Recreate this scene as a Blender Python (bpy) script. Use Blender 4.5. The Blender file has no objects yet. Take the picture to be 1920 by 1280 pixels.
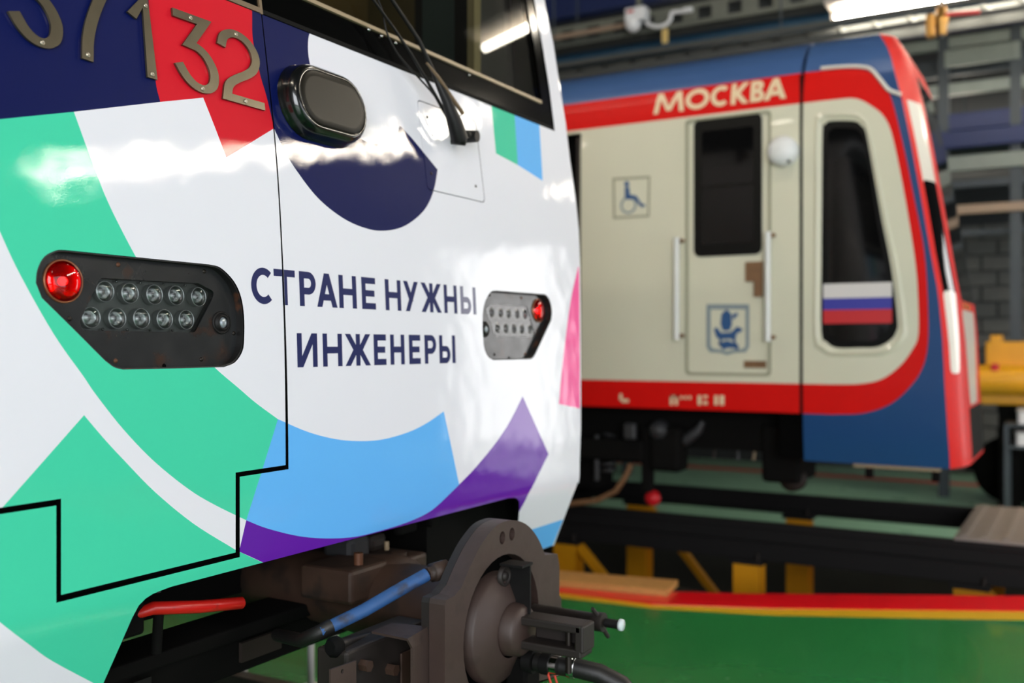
import bpy, bmesh, math, random
from mathutils import Vector, Matrix
from mathutils.geometry import delaunay_2d_cdt, tessellate_polygon
random.seed(7)
S = bpy.context.scene
COL = S.collection
PI = math.pi

# ------------------------------------------------------------------ camera
FPX = 1867.0
CAM = Vector((-2.345, -1.823, 1.40))
FWD = Vector((0.8644, 0.5028, 0.0))
RGT = Vector((0.5028, -0.8644, 0.0))
UPV = Vector((0, 0, 1))
HOR = 646.0
cd = bpy.data.cameras.new('camera')
cam = bpy.data.objects.new('camera', cd)
COL.objects.link(cam)
cam.location = CAM
cam.rotation_euler = Matrix((RGT, UPV, -FWD)).transposed().to_euler()
cd.sensor_width = 36.0
cd.lens = FPX / 1920 * 36
cd.shift_y = (HOR - 640) / 1920
cd.clip_start = 0.05
cd.dof.use_dof = True
cd.dof.focus_distance = 2.42
cd.dof.aperture_fstop = 1.8
S.camera = cam

# ------------------------------------------------------------------ world, daylight, exposure
w = bpy.data.worlds.new('hall_air'); S.world = w
w.use_nodes = True
w.node_tree.nodes['Background'].inputs[0].default_value = (0.75, 0.82, 1.0, 1)
w.node_tree.nodes['Background'].inputs[1].default_value = 0.15
S.view_settings.view_transform = 'Standard'
S.view_settings.look = 'None'
S.view_settings.gamma = 1.0
S.view_settings.use_curve_mapping = False
S.view_settings.exposure = 0.0

def area(name, loc, direction, sx, sy, power, col):
    l = bpy.data.lights.new(name, 'AREA'); l.shape = 'RECTANGLE'
    l.size = sx; l.size_y = sy; l.energy = power; l.color = col
    o = bpy.data.objects.new(name, l); COL.objects.link(o)
    o.location = loc
    o.rotation_euler = Vector(direction).to_track_quat('-Z', 'Y').to_euler()
    return o
# daylight through the open gates of the depot (they lie in front of the cars, behind the viewer's right shoulder); the side light is added fill
area('gate_daylight', (13.3, -7.25, 1.9), (-1, 0, 0), 2.1, 4.6, 175, (1.0, 0.98, 0.96))
area('front_gate_daylight', (1.0, -11.7, 2.6), (0, 1, 0), 9.0, 4.8, 370, (0.92, 0.94, 1.0))
area('side_fill_light', (-7.7, -6.4, 2.6), (1, 0, 0), 7.0, 4.8, 1030, (0.93, 0.96, 1.0))  # invented source on the left, added to brighten the second car's side

# ------------------------------------------------------------------ helpers
def lin(c):
    c = c / 255.0
    return c / 12.92 if c <= 0.04045 else ((c + 0.055) / 1.055) ** 2.4
MATS = {}
def mat(name, rgb, rough=0.5, metal=0.0, coat=0.0, var=0.0, vscale=8.0, bump=0.0, bscale=60.0, emit=0.0, rvar=0.0,
        dirt=None, dscale=5.0, dlow=0.55, spec=0.5, coat_rough=0.03):
    m = bpy.data.materials.new(name); m.use_nodes = True
    nt = m.node_tree; N = nt.nodes; L = nt.links
    b = N['Principled BSDF']
    col = tuple(lin(v) for v in rgb) + (1,)
    b.inputs['Base Color'].default_value = col
    b.inputs['Roughness'].default_value = rough
    b.inputs['Metallic'].default_value = metal
    b.inputs['Coat Weight'].default_value = coat
    b.inputs['Coat Roughness'].default_value = coat_rough
    b.inputs['Specular IOR Level'].default_value = spec
    tc = N.new('ShaderNodeTexCoord')
    src = None
    if var > 0 or dirt:
        n = N.new('ShaderNodeTexNoise'); n.inputs['Scale'].default_value = vscale; n.inputs['Detail'].default_value = 5
        L.new(tc.outputs['Object'], n.inputs['Vector'])
        mx = N.new('ShaderNodeMix'); mx.data_type = 'RGBA'
        mx.inputs['A'].default_value = tuple(max(0, c * (1 - var)) for c in col[:3]) + (1,)
        mx.inputs['B'].default_value = tuple(min(1, c * (1 + var)) for c in col[:3]) + (1,)
        L.new(n.outputs['Fac'], mx.inputs['Factor'])
        src = mx.outputs['Result']
        if dirt:
            n2 = N.new('ShaderNodeTexNoise'); n2.inputs['Scale'].default_value = dscale; n2.inputs['Detail'].default_value = 7
            L.new(tc.outputs['Object'], n2.inputs['Vector'])
            rp = N.new('ShaderNodeMapRange'); rp.inputs['From Min'].default_value = dlow; rp.inputs['From Max'].default_value = dlow + 0.15
            L.new(n2.outputs['Fac'], rp.inputs['Value'])
            m2 = N.new('ShaderNodeMix'); m2.data_type = 'RGBA'
            L.new(rp.outputs['Result'], m2.inputs['Factor']); L.new(src, m2.inputs['A'])
            m2.inputs['B'].default_value = tuple(lin(v) for v in dirt) + (1,)
            src = m2.outputs['Result']
        L.new(src, b.inputs['Base Color'])
    if rvar > 0:
        n3 = N.new('ShaderNodeTexNoise'); n3.inputs['Scale'].default_value = vscale * 1.7; n3.inputs['Detail'].default_value = 6
        L.new(tc.outputs['Object'], n3.inputs['Vector'])
        r3 = N.new('ShaderNodeMapRange')
        r3.inputs['To Min'].default_value = max(0.02, rough - rvar); r3.inputs['To Max'].default_value = min(1, rough + rvar)
        L.new(n3.outputs['Fac'], r3.inputs['Value']); L.new(r3.outputs['Result'], b.inputs['Roughness'])
    if bump > 0:
        nb = N.new('ShaderNodeTexNoise'); nb.inputs['Scale'].default_value = bscale; nb.inputs['Detail'].default_value = 4
        L.new(tc.outputs['Object'], nb.inputs['Vector'])
        bp = N.new('ShaderNodeBump'); bp.inputs['Strength'].default_value = bump; bp.inputs['Distance'].default_value = 0.002
        L.new(nb.outputs['Fac'], bp.inputs['Height']); L.new(bp.outputs['Normal'], b.inputs['Normal'])
        L.new(bp.outputs['Normal'], b.inputs['Coat Normal'])
    if emit > 0:
        b.inputs['Emission Color'].default_value = col
        b.inputs['Emission Strength'].default_value = emit
    MATS[name] = m
    return m

def wrapmat(name, rgb):
    """printed vinyl film on the car front: gloss with orange peel grain and slow waviness"""
    m = mat(name, rgb, rough=0.5, coat=0.6, coat_rough=0.025, spec=0.08)
    nt = m.node_tree; N = nt.nodes; L = nt.links; b = N['Principled BSDF']
    tc = N.new('ShaderNodeTexCoord')
    n1 = N.new('ShaderNodeTexNoise'); n1.inputs['Scale'].default_value = 420; n1.inputs['Detail'].default_value = 2
    n2 = N.new('ShaderNodeTexNoise'); n2.inputs['Scale'].default_value = 9; n2.inputs['Detail'].default_value = 1
    L.new(tc.outputs['Object'], n1.inputs['Vector']); L.new(tc.outputs['Object'], n2.inputs['Vector'])
    b1 = N.new('ShaderNodeBump'); b1.inputs['Strength'].default_value = 0.05; b1.inputs['Distance'].default_value = 0.0012
    b2 = N.new('ShaderNodeBump'); b2.inputs['Strength'].default_value = 0.25; b2.inputs['Distance'].default_value = 0.006
    L.new(n2.outputs['Fac'], b2.inputs['Height']); L.new(n1.outputs['Fac'], b1.inputs['Height'])
    L.new(b2.outputs['Normal'], b1.inputs['Normal'])
    L.new(b1.outputs['Normal'], b.inputs['Coat Normal'])
    L.new(b2.outputs['Normal'], b.inputs['Normal'])
    return m

def ray(px, py):
    return FWD + RGT * ((px - 960) / FPX) + UPV * ((HOR - py) / FPX)
def at(axis, val, px, py):
    """point where the sight line of a photo pixel meets the plane axis = val"""
    d = ray(px, py); i = 'xyz'.index(axis)
    return CAM + d * ((val - CAM[i]) / d[i])

def setup(o, label=None, cat=None, group=None, kind=None):
    if label: o['label'] = label
    if cat: o['category'] = cat
    if group: o['group'] = group
    if kind: o['kind'] = kind
    return o
def thing(name, label, cat, loc=(0, 0, 0), group=None):
    o = bpy.data.objects.new(name, None); COL.objects.link(o)
    o.location = loc; o.empty_display_size = 0.1
    return setup(o, label, cat, group)
def link(o, parent=None):
    COL.objects.link(o)
    if parent is not None:
        o.parent = parent
        if parent.type == 'EMPTY':
            o.matrix_parent_inverse = Matrix.Translation(-Vector(parent.location))
    return o

class MB:
    def __init__(s): s.v = []; s.f = []; s.mi = []; s.m = 0; s.sm = []
    def add(s, vs, fs, smooth=False):
        k = len(s.v); s.v += [Vector(p) for p in vs]
        for f in fs:
            s.f.append([i + k for i in f]); s.mi.append(s.m); s.sm.append(smooth)
        return s
    def box(s, c, d, rot=None):
        x, y, z = (d[0] / 2, d[1] / 2, d[2] / 2)
        vs = [Vector((a, b, e)) for a in (-x, x) for b in (-y, y) for e in (-z, z)]
        if rot is not None: vs = [rot @ p for p in vs]
        vs = [p + Vector(c) for p in vs]
        return s.add(vs, [(0, 1, 3, 2), (4, 6, 7, 5), (0, 4, 5, 1), (2, 3, 7, 6), (0, 2, 6, 4), (1, 5, 7, 3)])
    def box2(s, a, b):
        a = Vector(a); b = Vector(b)
        return s.box((a + b) / 2, [abs(b[i] - a[i]) for i in range(3)])
    def bar(s, p0, p1, wdt, hgt, up=(0, 0, 1)):
        p0 = Vector(p0); p1 = Vector(p1); d = (p1 - p0); ln = d.length; d.normalize()
        r = d.cross(Vector(up)); 
        if r.length < 1e-4: r = Vector((1, 0, 0))
        r.normalize(); u = r.cross(d)
        return s.box((p0 + p1) / 2, (wdt, ln, hgt), Matrix((r, d, u)).transposed())
    def tube(s, path, rad, n=12, caps=True, smooth=True):
        P = [Vector(p) for p in path]
        rs = rad if isinstance(rad, (list, tuple)) else [rad] * len(P)
        vs = []; ref = None
        for i, p in enumerate(P):
            t = (P[min(i + 1, len(P) - 1)] - P[max(i - 1, 0)]).normalized()
            if ref is None:
                ref = t.orthogonal().normalized()
            ref = (ref - t * ref.dot(t)).normalized(); b = t.cross(ref)
            for k in range(n):
                a = 2 * PI * k / n
                vs.append(p + (ref * math.cos(a) + b * math.sin(a)) * rs[i])
        fs = []
        for i in range(len(P) - 1):
            for k in range(n):
                k2 = (k + 1) % n
                fs.append((i * n + k, i * n + k2, (i + 1) * n + k2, (i + 1) * n + k))
        s.add(vs, fs, smooth)
        if caps:
            e = (len(P) - 1) * n
            s.add(vs[:n], [tuple(range(n))[::-1]]); s.add(vs[e:], [tuple(range(n))])
        return s
    def cyl(s, p0, p1, r0, r1=None, n=20, caps=True):
        return s.tube([p0, p1], [r0, r0 if r1 is None else r1], n, caps)
    def lathe(s, prof, O, ax, n=24, smooth=True):
        """prof: (radius, height along ax)"""
        O = Vector(O); ax = Vector(ax).normalized(); e1 = ax.orthogonal().normalized(); e2 = ax.cross(e1)
        vs = []; fs = []
        for r, h in prof:
            for k in range(n):
                a = 2 * PI * k / n
                vs.append(O + ax * h + (e1 * math.cos(a) + e2 * math.sin(a)) * max(r, 1e-5))
        for i in range(len(prof) - 1):
            for k in range(n):
                k2 = (k + 1) % n
                fs.append((i * n + k, i * n + k2, (i + 1) * n + k2, (i + 1) * n + k))
        return s.add(vs, fs, smooth)
    def prism(s, loops, O, U, V, d0, d1):
        """loops: outer polygon and holes in the U, V plane at O, extruded along the normal from d0 (back) to d1 (front)"""
        if not isinstance(loops[0][0], (tuple, list, Vector)): loops = [loops]
        O = Vector(O); U = Vector(U); V = Vector(V); Nn = U.cross(V).normalized()
        flat = [p for l in loops for p in l]
        tris = tessellate_polygon([[Vector((p[0], p[1], 0)) for p in l] for l in loops])
        front = [O + U * p[0] + V * p[1] + Nn * d1 for p in flat]
        back = [O + U * p[0] + V * p[1] + Nn * d0 for p in flat]
        def orient(t):
            a, b, c = (Vector((flat[i][0], flat[i][1])) for i in t)
            return t if (b - a).cross(c - a) > 0 else t[::-1]
        tr = [orient(tuple(t)) for t in tris]
        s.add(front, tr); s.add(back, [t[::-1] for t in tr])
        k = 0
        for li, l in enumerate(loops):
            n = len(l)
            ar = sum(l[i][0] * l[(i + 1) % n][1] - l[(i + 1) % n][0] * l[i][1] for i in range(n))
            for i in range(n):
                a, b = k + i, k + (i + 1) % n
                q = [back[a], back[b], front[b], front[a]]
                if (ar > 0) != (li == 0): q = q[::-1]
                s.add(q, [(0, 1, 2, 3)])
            k += n
        return s
    def build(s, name, mats, parent=None, bevel=0.0, seg=2, label=None):
        me = bpy.data.meshes.new(name)
        me.from_pydata([tuple(p) for p in s.v], [], s.f)
        for m in (mats if isinstance(mats, (list, tuple)) else [mats]):
            me.materials.append(MATS[m] if isinstance(m, str) else m)
        me.polygons.foreach_set('material_index', s.mi)
        me.polygons.foreach_set('use_smooth', s.sm)
        me.update()
        o = bpy.data.objects.new(name, me); link(o, parent)
        if bevel > 0:
            b = o.modifiers.new('bevel', 'BEVEL'); b.width = bevel; b.segments = seg; b.limit_method = 'ANGLE'
            b.angle_limit = math.radians(40)
        if label: o['label'] = label
        return o

def pip(x, y, poly):
    c = False; n = len(poly); j = n - 1
    for i in range(n):
        xi, yi = poly[i]; xj, yj = poly[j]
        if (yi > y) != (yj > y) and x < (xj - xi) * (y - yi) / (yj - yi) + xi: c = not c
        j = i
    return c
def spline(pts, k=6, closed=False):
    """smooth curve through points (Catmull-Rom)"""
    out = []; n = len(pts)
    rng = range(n) if closed else range(n - 1)
    for i in rng:
        p1, p2 = pts[i], pts[(i + 1) % n]
        p0 = pts[(i - 1) % n] if (closed or i > 0) else (2 * p1[0] - p2[0], 2 * p1[1] - p2[1])
        p3 = pts[(i + 2) % n] if (closed or i < n - 2) else (2 * p2[0] - p1[0], 2 * p2[1] - p1[1])
        for q in range(k):
            t = q / k
            out.append(tuple(0.5 * (2 * p1[a] + (p2[a] - p0[a]) * t + (2 * p0[a] - 5 * p1[a] + 4 * p2[a] - p3[a]) * t * t
                                    + (3 * p1[a] - p0[a] - 3 * p2[a] + p3[a]) * t ** 3) for a in (0, 1)))
    if not closed: out.append(tuple(pts[-1]))
    return out
def rrect(x0, y0, x1, y1, r, k=5):
    out = []
    for cx, cy, a0 in ((x1 - r, y1 - r, 0), (x0 + r, y1 - r, 90), (x0 + r, y0 + r, 180), (x1 - r, y0 + r, 270)):
        for i in range(k + 1):
            a = math.radians(a0 + 90 * i / k); out.append((cx + r * math.cos(a), cy + r * math.sin(a)))
    return out
def rpoly(pts, radii, k=5):
    """polygon with rounded corners"""
    out = []; n = len(pts)
    for i in range(n):
        p = Vector(pts[i]); a = Vector(pts[i - 1]); b = Vector(pts[(i + 1) % n])
        r = radii[i] if isinstance(radii, (list, tuple)) else radii
        da = (a - p).normalized(); db = (b - p).normalized()
        ang = math.acos(max(-1, min(1, da.dot(db))))
        t = min(r / max(math.tan(ang / 2), 1e-3), 0.48 * (a - p).length, 0.48 * (b - p).length)
        p0 = p + da * t; p1 = p + db * t
        for q in range(k + 1):
            s_ = q / k; out.append(tuple((1 - s_) ** 2 * p0 + 2 * s_ * (1 - s_) * p + s_ * s_ * p1))
    return out

def skin(name, outer, holes, paints, base, fmap, fnorm, uk, vk, rim, parent, label=None, offs=0.0, union=None, rim_mat=None):
    """curved sheet: planar outline cut along every colour boundary and laid on a surface fmap(u, v); rim = sheet thickness"""
    V = []; E = []
    polys = (union if union else [outer]) + list(holes) + [p for p, _ in paints]
    for p in polys:
        k = len(V); V += [Vector(q) for q in p]; n = len(p)
        E += [(k + i, k + (i + 1) % n) for i in range(n)]
    allp = [q for p in (union if union else [outer]) for q in p]
    u0 = min(q[0] for q in allp); u1 = max(q[0] for q in allp); v0 = min(q[1] for q in allp); v1 = max(q[1] for q in allp)
    for z in vk:
        if v0 < z < v1: k = len(V); V += [Vector((u0 - .01, z)), Vector((u1 + .01, z))]; E.append((k, k + 1))
    for x in uk:
        if u0 < x < u1: k = len(V); V += [Vector((x, v0 - .01)), Vector((x, v1 + .01))]; E.append((k, k + 1))
    ov, oe, of, *_ = delaunay_2d_cdt(V, E, [], 0, 1e-6)
    mats = [base] + [m for _, m in paints]; um = []
    for m in mats + ([rim_mat] if rim_mat else []):
        if m not in um: um.append(m)
    faces = []; mi = []
    for f in of:
        cx = sum(ov[i][0] for i in f) / len(f); cy = sum(ov[i][1] for i in f) / len(f)
        if union:
            if not any(pip(cx, cy, p) for p in union): continue
        elif not pip(cx, cy, outer): continue
        if any(pip(cx, cy, h) for h in holes): continue
        m = base
        for p, pm in paints:
            if pip(cx, cy, p): m = pm
        a, b, c = ov[f[0]], ov[f[1]], ov[f[2]]
        if abs((b - a).cross(c - a)) < 1e-10: continue
        faces.append(tuple(f) if (b - a).cross(c - a) > 0 else tuple(f)[::-1]); mi.append(um.index(m))
    used = sorted({i for f in faces for i in f}); idx = {o: i for i, o in enumerate(used)}
    vs = []; ns = []
    for i in used:
        n = fnorm(ov[i][0], ov[i][1]); vs.append(fmap(ov[i][0], ov[i][1]) + n * offs); ns.append(n)
    fs = [tuple(idx[i] for i in f) for f in faces]
    if rim > 0:
        cnt = {}
        for fi, f in enumerate(fs):
            for a, b in ((f[0], f[1]), (f[1], f[2]), (f[2], f[0])):
                cnt.setdefault((min(a, b), max(a, b)), []).append((a, b, fi))
        for k, l in cnt.items():
            if len(l) == 1:
                a, b, fi = l[0]
                pa, pb = vs[a], vs[b]; na, nb = ns[a], ns[b]
                k0 = len(vs); vs += [pa, pb, pb - nb * rim, pa - na * rim]
                nn = (pb - pa).cross(na); nn = nn.normalized() if nn.length > 1e-9 else na
                ns += [nn] * 4; fs.append((k0 + 1, k0, k0 + 3, k0 + 2)); mi.append(um.index(rim_mat) if rim_mat else mi[fi])
    me = bpy.data.meshes.new(name)
    me.from_pydata([tuple(p) for p in vs], [], fs)
    for m in um: me.materials.append(MATS[m])
    me.polygons.foreach_set('material_index', mi)
    me.polygons.foreach_set('use_smooth', [True] * len(fs))
    me.update()
    me.normals_split_custom_set_from_vertices([tuple(n) for n in ns])
    o = bpy.data.objects.new(name, me); link(o, parent)
    if label: o['label'] = label
    return o

# ------------------------------------------------------------------ lettering: glyphs as polygons
def glyph(ch, w, h, t):
    R = lambda a, b, c, d: [(a, b), (c, b), (c, d), (a, d)]
    def ring(cx, cy, rx, ry, tx, ty, a0, a1, n=20):
        A = [math.radians(a0 + (a1 - a0) * i / n) for i in range(n + 1)]
        return [(cx + rx * math.cos(a), cy + ry * math.sin(a)) for a in A] + \
               [(cx + (rx - tx) * math.cos(a), cy + (ry - ty) * math.sin(a)) for a in A[::-1]]
    def dg(x0, y0, x1, y1, tw): return [(x0 - tw / 2, y0), (x0 + tw / 2, y0), (x1 + tw / 2, y1), (x1 - tw / 2, y1)]
    th = t * 1.0
    if ch == 'Н': return [R(0, 0, t, h), R(w - t, 0, w, h), R(t * .5, h * .5 - th / 2, w - t * .5, h * .5 + th / 2)]
    if ch == 'Т': return [R(0, h - th, w, h), R(w / 2 - t / 2, 0, w / 2 + t / 2, h - th / 2)]
    if ch == 'Е': return [R(0, 0, t, h), R(t * .5, 0, w, th), R(t * .5, h * .5 - th / 2, w * .92, h * .5 + th / 2), R(t * .5, h - th, w, h)]
    if ch == 'С': return [ring(w * .56, h / 2, w * .56, h / 2, t, th, 48, 312, 30)]
    if ch == 'О': return [ring(w / 2, h / 2, w / 2, h / 2, t, th, 0, 181), ring(w / 2, h / 2, w / 2, h / 2, t, th, 179, 360.5)]
    if ch in 'РВЫ':
        out = [R(0, 0, t, h)]
        if ch == 'Р':
            r = h * .33; out += [R(t * .5, h - th, w - r * .9, h), R(t * .5, h - 2 * r, w - r * .9, h - 2 * r + th),
                                 ring(w - r * .95, h - r, r * .95, r, t, th, -91, 91)]
        elif ch == 'В':
            r = h * .27; out += [R(t * .5, 0, w - r, th), R(t * .5, h - th, w - r * 1.1, h), R(t * .5, h * .5 - th / 2, w - r, h * .5 + th / 2),
                                 ring(w - r, r, r, r, t, th, -91, 91), ring(w - r * 1.15, h - r * .95, r * .95, r * .95, t, th, -91, 91)]
        else:
            wb = w * .68; r = h * .31
            out = [R(0, 0, t, h), R(t * .5, 0, wb - r * .85, th), R(t * .5, 2 * r - th, wb - r * .85, 2 * r),
                   ring(wb - r * .9, r, r * .9, r, t, th, -91, 91), R(w - t, 0, w, h)]
        return out
    if ch == 'А':
        tw = t * 1.12
        return [dg(tw / 2, 0, w / 2, h, tw), dg(w - tw / 2, 0, w / 2, h, tw), R(w * .2, h * .2, w * .8, h * .2 + th * .95)]
    if ch == 'У':
        tw = t * 1.15
        return [dg(w * .25, 0, w - tw / 2, h, tw), dg(w * .52, h * .35, tw / 2, h, tw)]
    if ch == 'Ж':
        tw = t * 1.25; c = w / 2
        return [R(c - t / 2, 0, c + t / 2, h), dg(tw / 2, 0, c - t * .3, h * .56, tw), dg(tw / 2, h, c - t * .3, h * .44, tw),
                dg(w - tw / 2, 0, c + t * .3, h * .56, tw), dg(w - tw / 2, h, c + t * .3, h * .44, tw)]
    if ch == 'И': return [R(0, 0, t, h), R(w - t, 0, w, h), dg(t * .6, 0, w - t * .6, h, t * 1.2)]
    if ch == 'К':
        tw = t * 1.3
        return [R(0, 0, t, h), dg(w - tw / 2, 0, t * .9, h * .6, tw), dg(w - tw * .55, h, t * .9, h * .4, tw)]
    if ch == 'М':
        tw = t * 1.05
        return [dg(tw / 2, 0, w * .13 + tw * .35, h, tw), dg(w - tw / 2, 0, w * .87 - tw * .35, h, tw),
                dg(w / 2, h * .1, w * .13 + tw * .45, h, tw), dg(w / 2, h * .1, w * .87 - tw * .45, h, tw)]
    return [R(0, 0, w, h)]

def stroke(path, wd):
    """closed outline of a stroked polyline with mitred corners"""
    P = [Vector(p) for p in path]; n = len(P); Lf = []; Rt = []
    for i in range(n):
        d0 = (P[i] - P[i - 1]).normalized() if i > 0 else (P[1] - P[0]).normalized()
        d1 = (P[i + 1] - P[i]).normalized() if i < n - 1 else d0
        n0 = Vector((-d0.y, d0.x)); n1 = Vector((-d1.y, d1.x))
        m = (n0 + n1)
        m = n0 if m.length < 1e-4 else m.normalized()
        k = wd / 2 / max(0.45, m.dot(n0))
        Lf.append(tuple(P[i] + m * k)); Rt.append(tuple(P[i] - m * k))
    return Lf + Rt[::-1]

# ------------------------------------------------------------------ materials
for nm, c in dict(wrap_white=(228, 227, 235), wrap_navy=(5, 17, 74), wrap_red=(205, 18, 38), wrap_teal=(66, 204, 165),
                  wrap_blue=(98, 177, 243), wrap_purple=(96, 28, 160), wrap_pink=(246, 92, 158), wrap_leafgreen=(60, 196, 158)).items():
    wrapmat(nm, c)
mat('letter_navy', (16, 27, 84), 0.5, coat=0.5, spec=.2)
mat('black_rubber', (7, 7, 7), 0.8, var=.2, spec=.15)
mat('gap_black', (4, 4, 4), 0.9, spec=.05)
mat('frit_black', (5, 5, 5), 0.10, spec=.2)
mat('black_gloss', (10, 11, 11), 0.22, coat=0.6, rvar=.08)
mat('horn_pad', (28, 25, 19), 0.40, var=.25, vscale=9, spec=.18)
mat('lamp_plate', (44, 45, 46), 0.22, metal=.35, var=.22, vscale=10, rvar=.08, spec=.7, dirt=(70, 46, 34), dscale=13, dlow=.60, bump=.06, bscale=120)
mat('lamp_wall', (20, 19, 19), 0.5, dirt=(92, 52, 28), dscale=16, dlow=.62, var=.1)
mat('tray_inner', (120, 122, 118), 0.4, metal=.4, var=.2, vscale=30)
mat('lens_rim', (190, 192, 190), 0.25, metal=.6)
mat('chrome', (205, 203, 200), 0.12, metal=1.0)
mat('reflector', (225, 225, 222), 0.30, metal=1.0)
mat('brass_ring', (150, 96, 66), 0.35, metal=.6)
mat('bolt_dark', (44, 38, 34), 0.45, metal=.6, var=.2)
mat('rust_bolt', (96, 60, 40), 0.6, metal=.3, var=.2)
mat('rivet_steel', (176, 168, 152), 0.3, metal=.9)
mat('digit_steel', (108, 101, 86), 0.32, metal=.85, var=.2, vscale=16)
mat('trim_beige', (150, 130, 102), 0.45, var=.1)
mat('wiper_black', (12, 10, 9), 0.5, var=.2, spec=.3)
mat('wiper_brown', (104, 84, 62), 0.5, var=.15)
mat('coupler_paint', (62, 47, 42), 0.55, var=.16, vscale=9, rvar=.12, bump=.18, bscale=70, dirt=(46, 35, 30), dscale=9, dlow=.58)
mat('coupler_dark', (34, 27, 24), 0.6, var=.2, vscale=10, bump=.15, bscale=60)
mat('bracket_black', (13, 11, 11), 0.6, var=.2, spec=.3)
mat('casting_brown', (58, 39, 29), 0.6, var=.25, vscale=12, bump=.3, bscale=50, dirt=(34, 25, 20), dscale=8, dlow=.52)
mat('pipe_blue', (42, 82, 134), 0.55, var=.25, vscale=18, dirt=(52, 46, 44), dscale=15, dlow=.50)
mat('handle_red', (205, 28, 22), 0.35, coat=.3, var=.12, dirt=(92, 40, 28), dscale=22, dlow=.62)
mat('underframe_black', (7, 6, 5), 0.85, var=.2, spec=.15)
mat('underframe_brown', (34, 25, 20), 0.65, var=.3, vscale=9)
mat('hose_black', (22, 20, 19), 0.5, bump=.2, bscale=140, var=.15)
mat('wire_red', (200, 60, 40), 0.4)
mat('cap_white', (205, 215, 216), 0.35, var=.06, vscale=60)
mat('copper', (176, 108, 66), 0.4, metal=.7)
# second car
mat('car_grey_white', (208, 205, 184), 0.34, coat=.35, var=.03, vscale=3)
mat('car_red', (206, 14, 10), 0.45, coat=.05, var=.03, spec=.15)
mat('car_blue', (62, 92, 140), 0.32, coat=.4, var=.03)
mat('car_skirt_blue', (26, 66, 116), 0.3, coat=.4, var=.04)
mat('car_cream_letter', (226, 204, 168), 0.4)
mat('car_window_frame', (3, 3, 3), 0.35, spec=.2)
mat('car_window', (6, 6, 7), 0.06, spec=.4)
mat('white_strip', (222, 218, 208), 0.3, coat=.3)
mat('flag_white', (212, 206, 204), 0.5); mat('flag_blue', (52, 52, 152), 0.5); mat('flag_red', (190, 30, 36), 0.5)
mat('sticker_blue', (36, 78, 128), 0.5); mat('sticker_grey', (128, 140, 146), 0.5); mat('sticker_line', (150, 148, 126), 0.5)
mat('rail_white', (214, 214, 210), 0.3, coat=.3)
mat('rust_stain', (118, 84, 54), 0.6, var=.3, vscale=20)
mat('orange_lamp', (236, 110, 34), 0.25, coat=.4)
mat('underframe_grey', (42, 42, 44), 0.55, var=.2)
mat('valve_red', (190, 22, 30), 0.4)
# hall
mat('floor_green', (42, 128, 66), 0.24, coat=.25, var=.12, vscale=1.6, rvar=.08, bump=.05, bscale=14)
mat('floor_far_lit', (150, 198, 170), 0.30, coat=.2, var=.12, vscale=1.3, rvar=.08)  # far floor: reflected light put into the colour as a paler green
mat('stripe_red', (236, 20, 30), 0.3, coat=.3, var=.06)
mat('stripe_yellow', (226, 180, 34), 0.35, coat=.2, var=.06)
mat('pit_grey', (50, 52, 46), 0.8, var=.25, vscale=3)
mat('column_yellow', (214, 146, 16), 0.42, coat=.2, var=.1, vscale=7)
mat('beam_black', (16, 14, 14), 0.7, var=.2, spec=.25)
mat('rail_steel', (84, 78, 74), 0.35, metal=.8, var=.2)
mat('tread_grey', (140, 132, 126), 0.45, metal=.3, var=.1)
mat('plank_wood', (190, 140, 76), 0.65, var=.2, vscale=20)
mat('ceiling_dark', (46, 46, 48), 0.8, var=.2)
mat('wall_grey', (74, 76, 78), 0.8, var=.12, vscale=2)
mat('wall_dark', (52, 54, 56), 0.8, var=.15, vscale=2)
mat('block_grey', (92, 92, 90), 0.8, var=.2, vscale=4)
mat('beam_navy', (14, 34, 84), 0.5, var=.15)
mat('beam_teal', (12, 58, 82), 0.5, var=.15)
mat('tray_grey', (108, 110, 100), 0.55, metal=.2, var=.15)
mat('tray_dark', (66, 68, 66), 0.6, metal=.2, var=.15)
mat('gantry_grey', (128, 136, 130), 0.55, var=.12)
mat('gantry_steel', (58, 66, 72), 0.55, var=.12)
mat('pipe_beige', (150, 128, 108), 0.5, var=.1)
mat('lamp_housing', (190, 180, 168), 0.5)
mat('tube_glow', (255, 246, 228), 0.4, emit=55.0)
mat('cctv_white', (226, 226, 226), 0.4)
mat('tag_yellow', (206, 178, 110), 0.6)
mat('brass', (176, 132, 70), 0.35, metal=.8)
mat('post_grey', (176, 172, 170), 0.5)
mat('machine_yellow', (222, 158, 24), 0.4, coat=.2, var=.08)
mat('cab_beige', (120, 102, 62), 0.7, var=.15); mat('cab_olive', (86, 76, 46), 0.7, var=.15); mat('cab_light', (190, 178, 140), 0.7); mat('cab_dark', (22, 22, 22), 0.7); mat('cab_teal', (60, 76, 78), 0.7, var=.15)
# lit red lens and clear glass
def glassmat(name, tint, rough=0.0, ior=1.45, trans=0.55):
    m = bpy.data.materials.new(name); m.use_nodes = True; nt = m.node_tree; N = nt.nodes; L = nt.links
    out = N['Material Output']; N.remove(N['Principled BSDF'])
    tr = N.new('ShaderNodeBsdfTransparent'); tr.inputs[0].default_value = tuple(tint) + (1,)
    gl = N.new('ShaderNodeBsdfGlossy'); gl.inputs['Roughness'].default_value = rough
    fr = N.new('ShaderNodeFresnel'); fr.inputs[0].default_value = ior
    mx = N.new('ShaderNodeMixShader'); L.new(fr.outputs[0], mx.inputs[0]); L.new(tr.outputs[0], mx.inputs[1]); L.new(gl.outputs[0], mx.inputs[2])
    L.new(mx.outputs[0], out.inputs[0]); MATS[name] = m
glassmat('windshield_glass', (0.80, 0.78, 0.68), 0.02, 1.38)
glassmat('clear_cover', (0.86, 0.88, 0.88), 0.03, 1.45)
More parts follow.
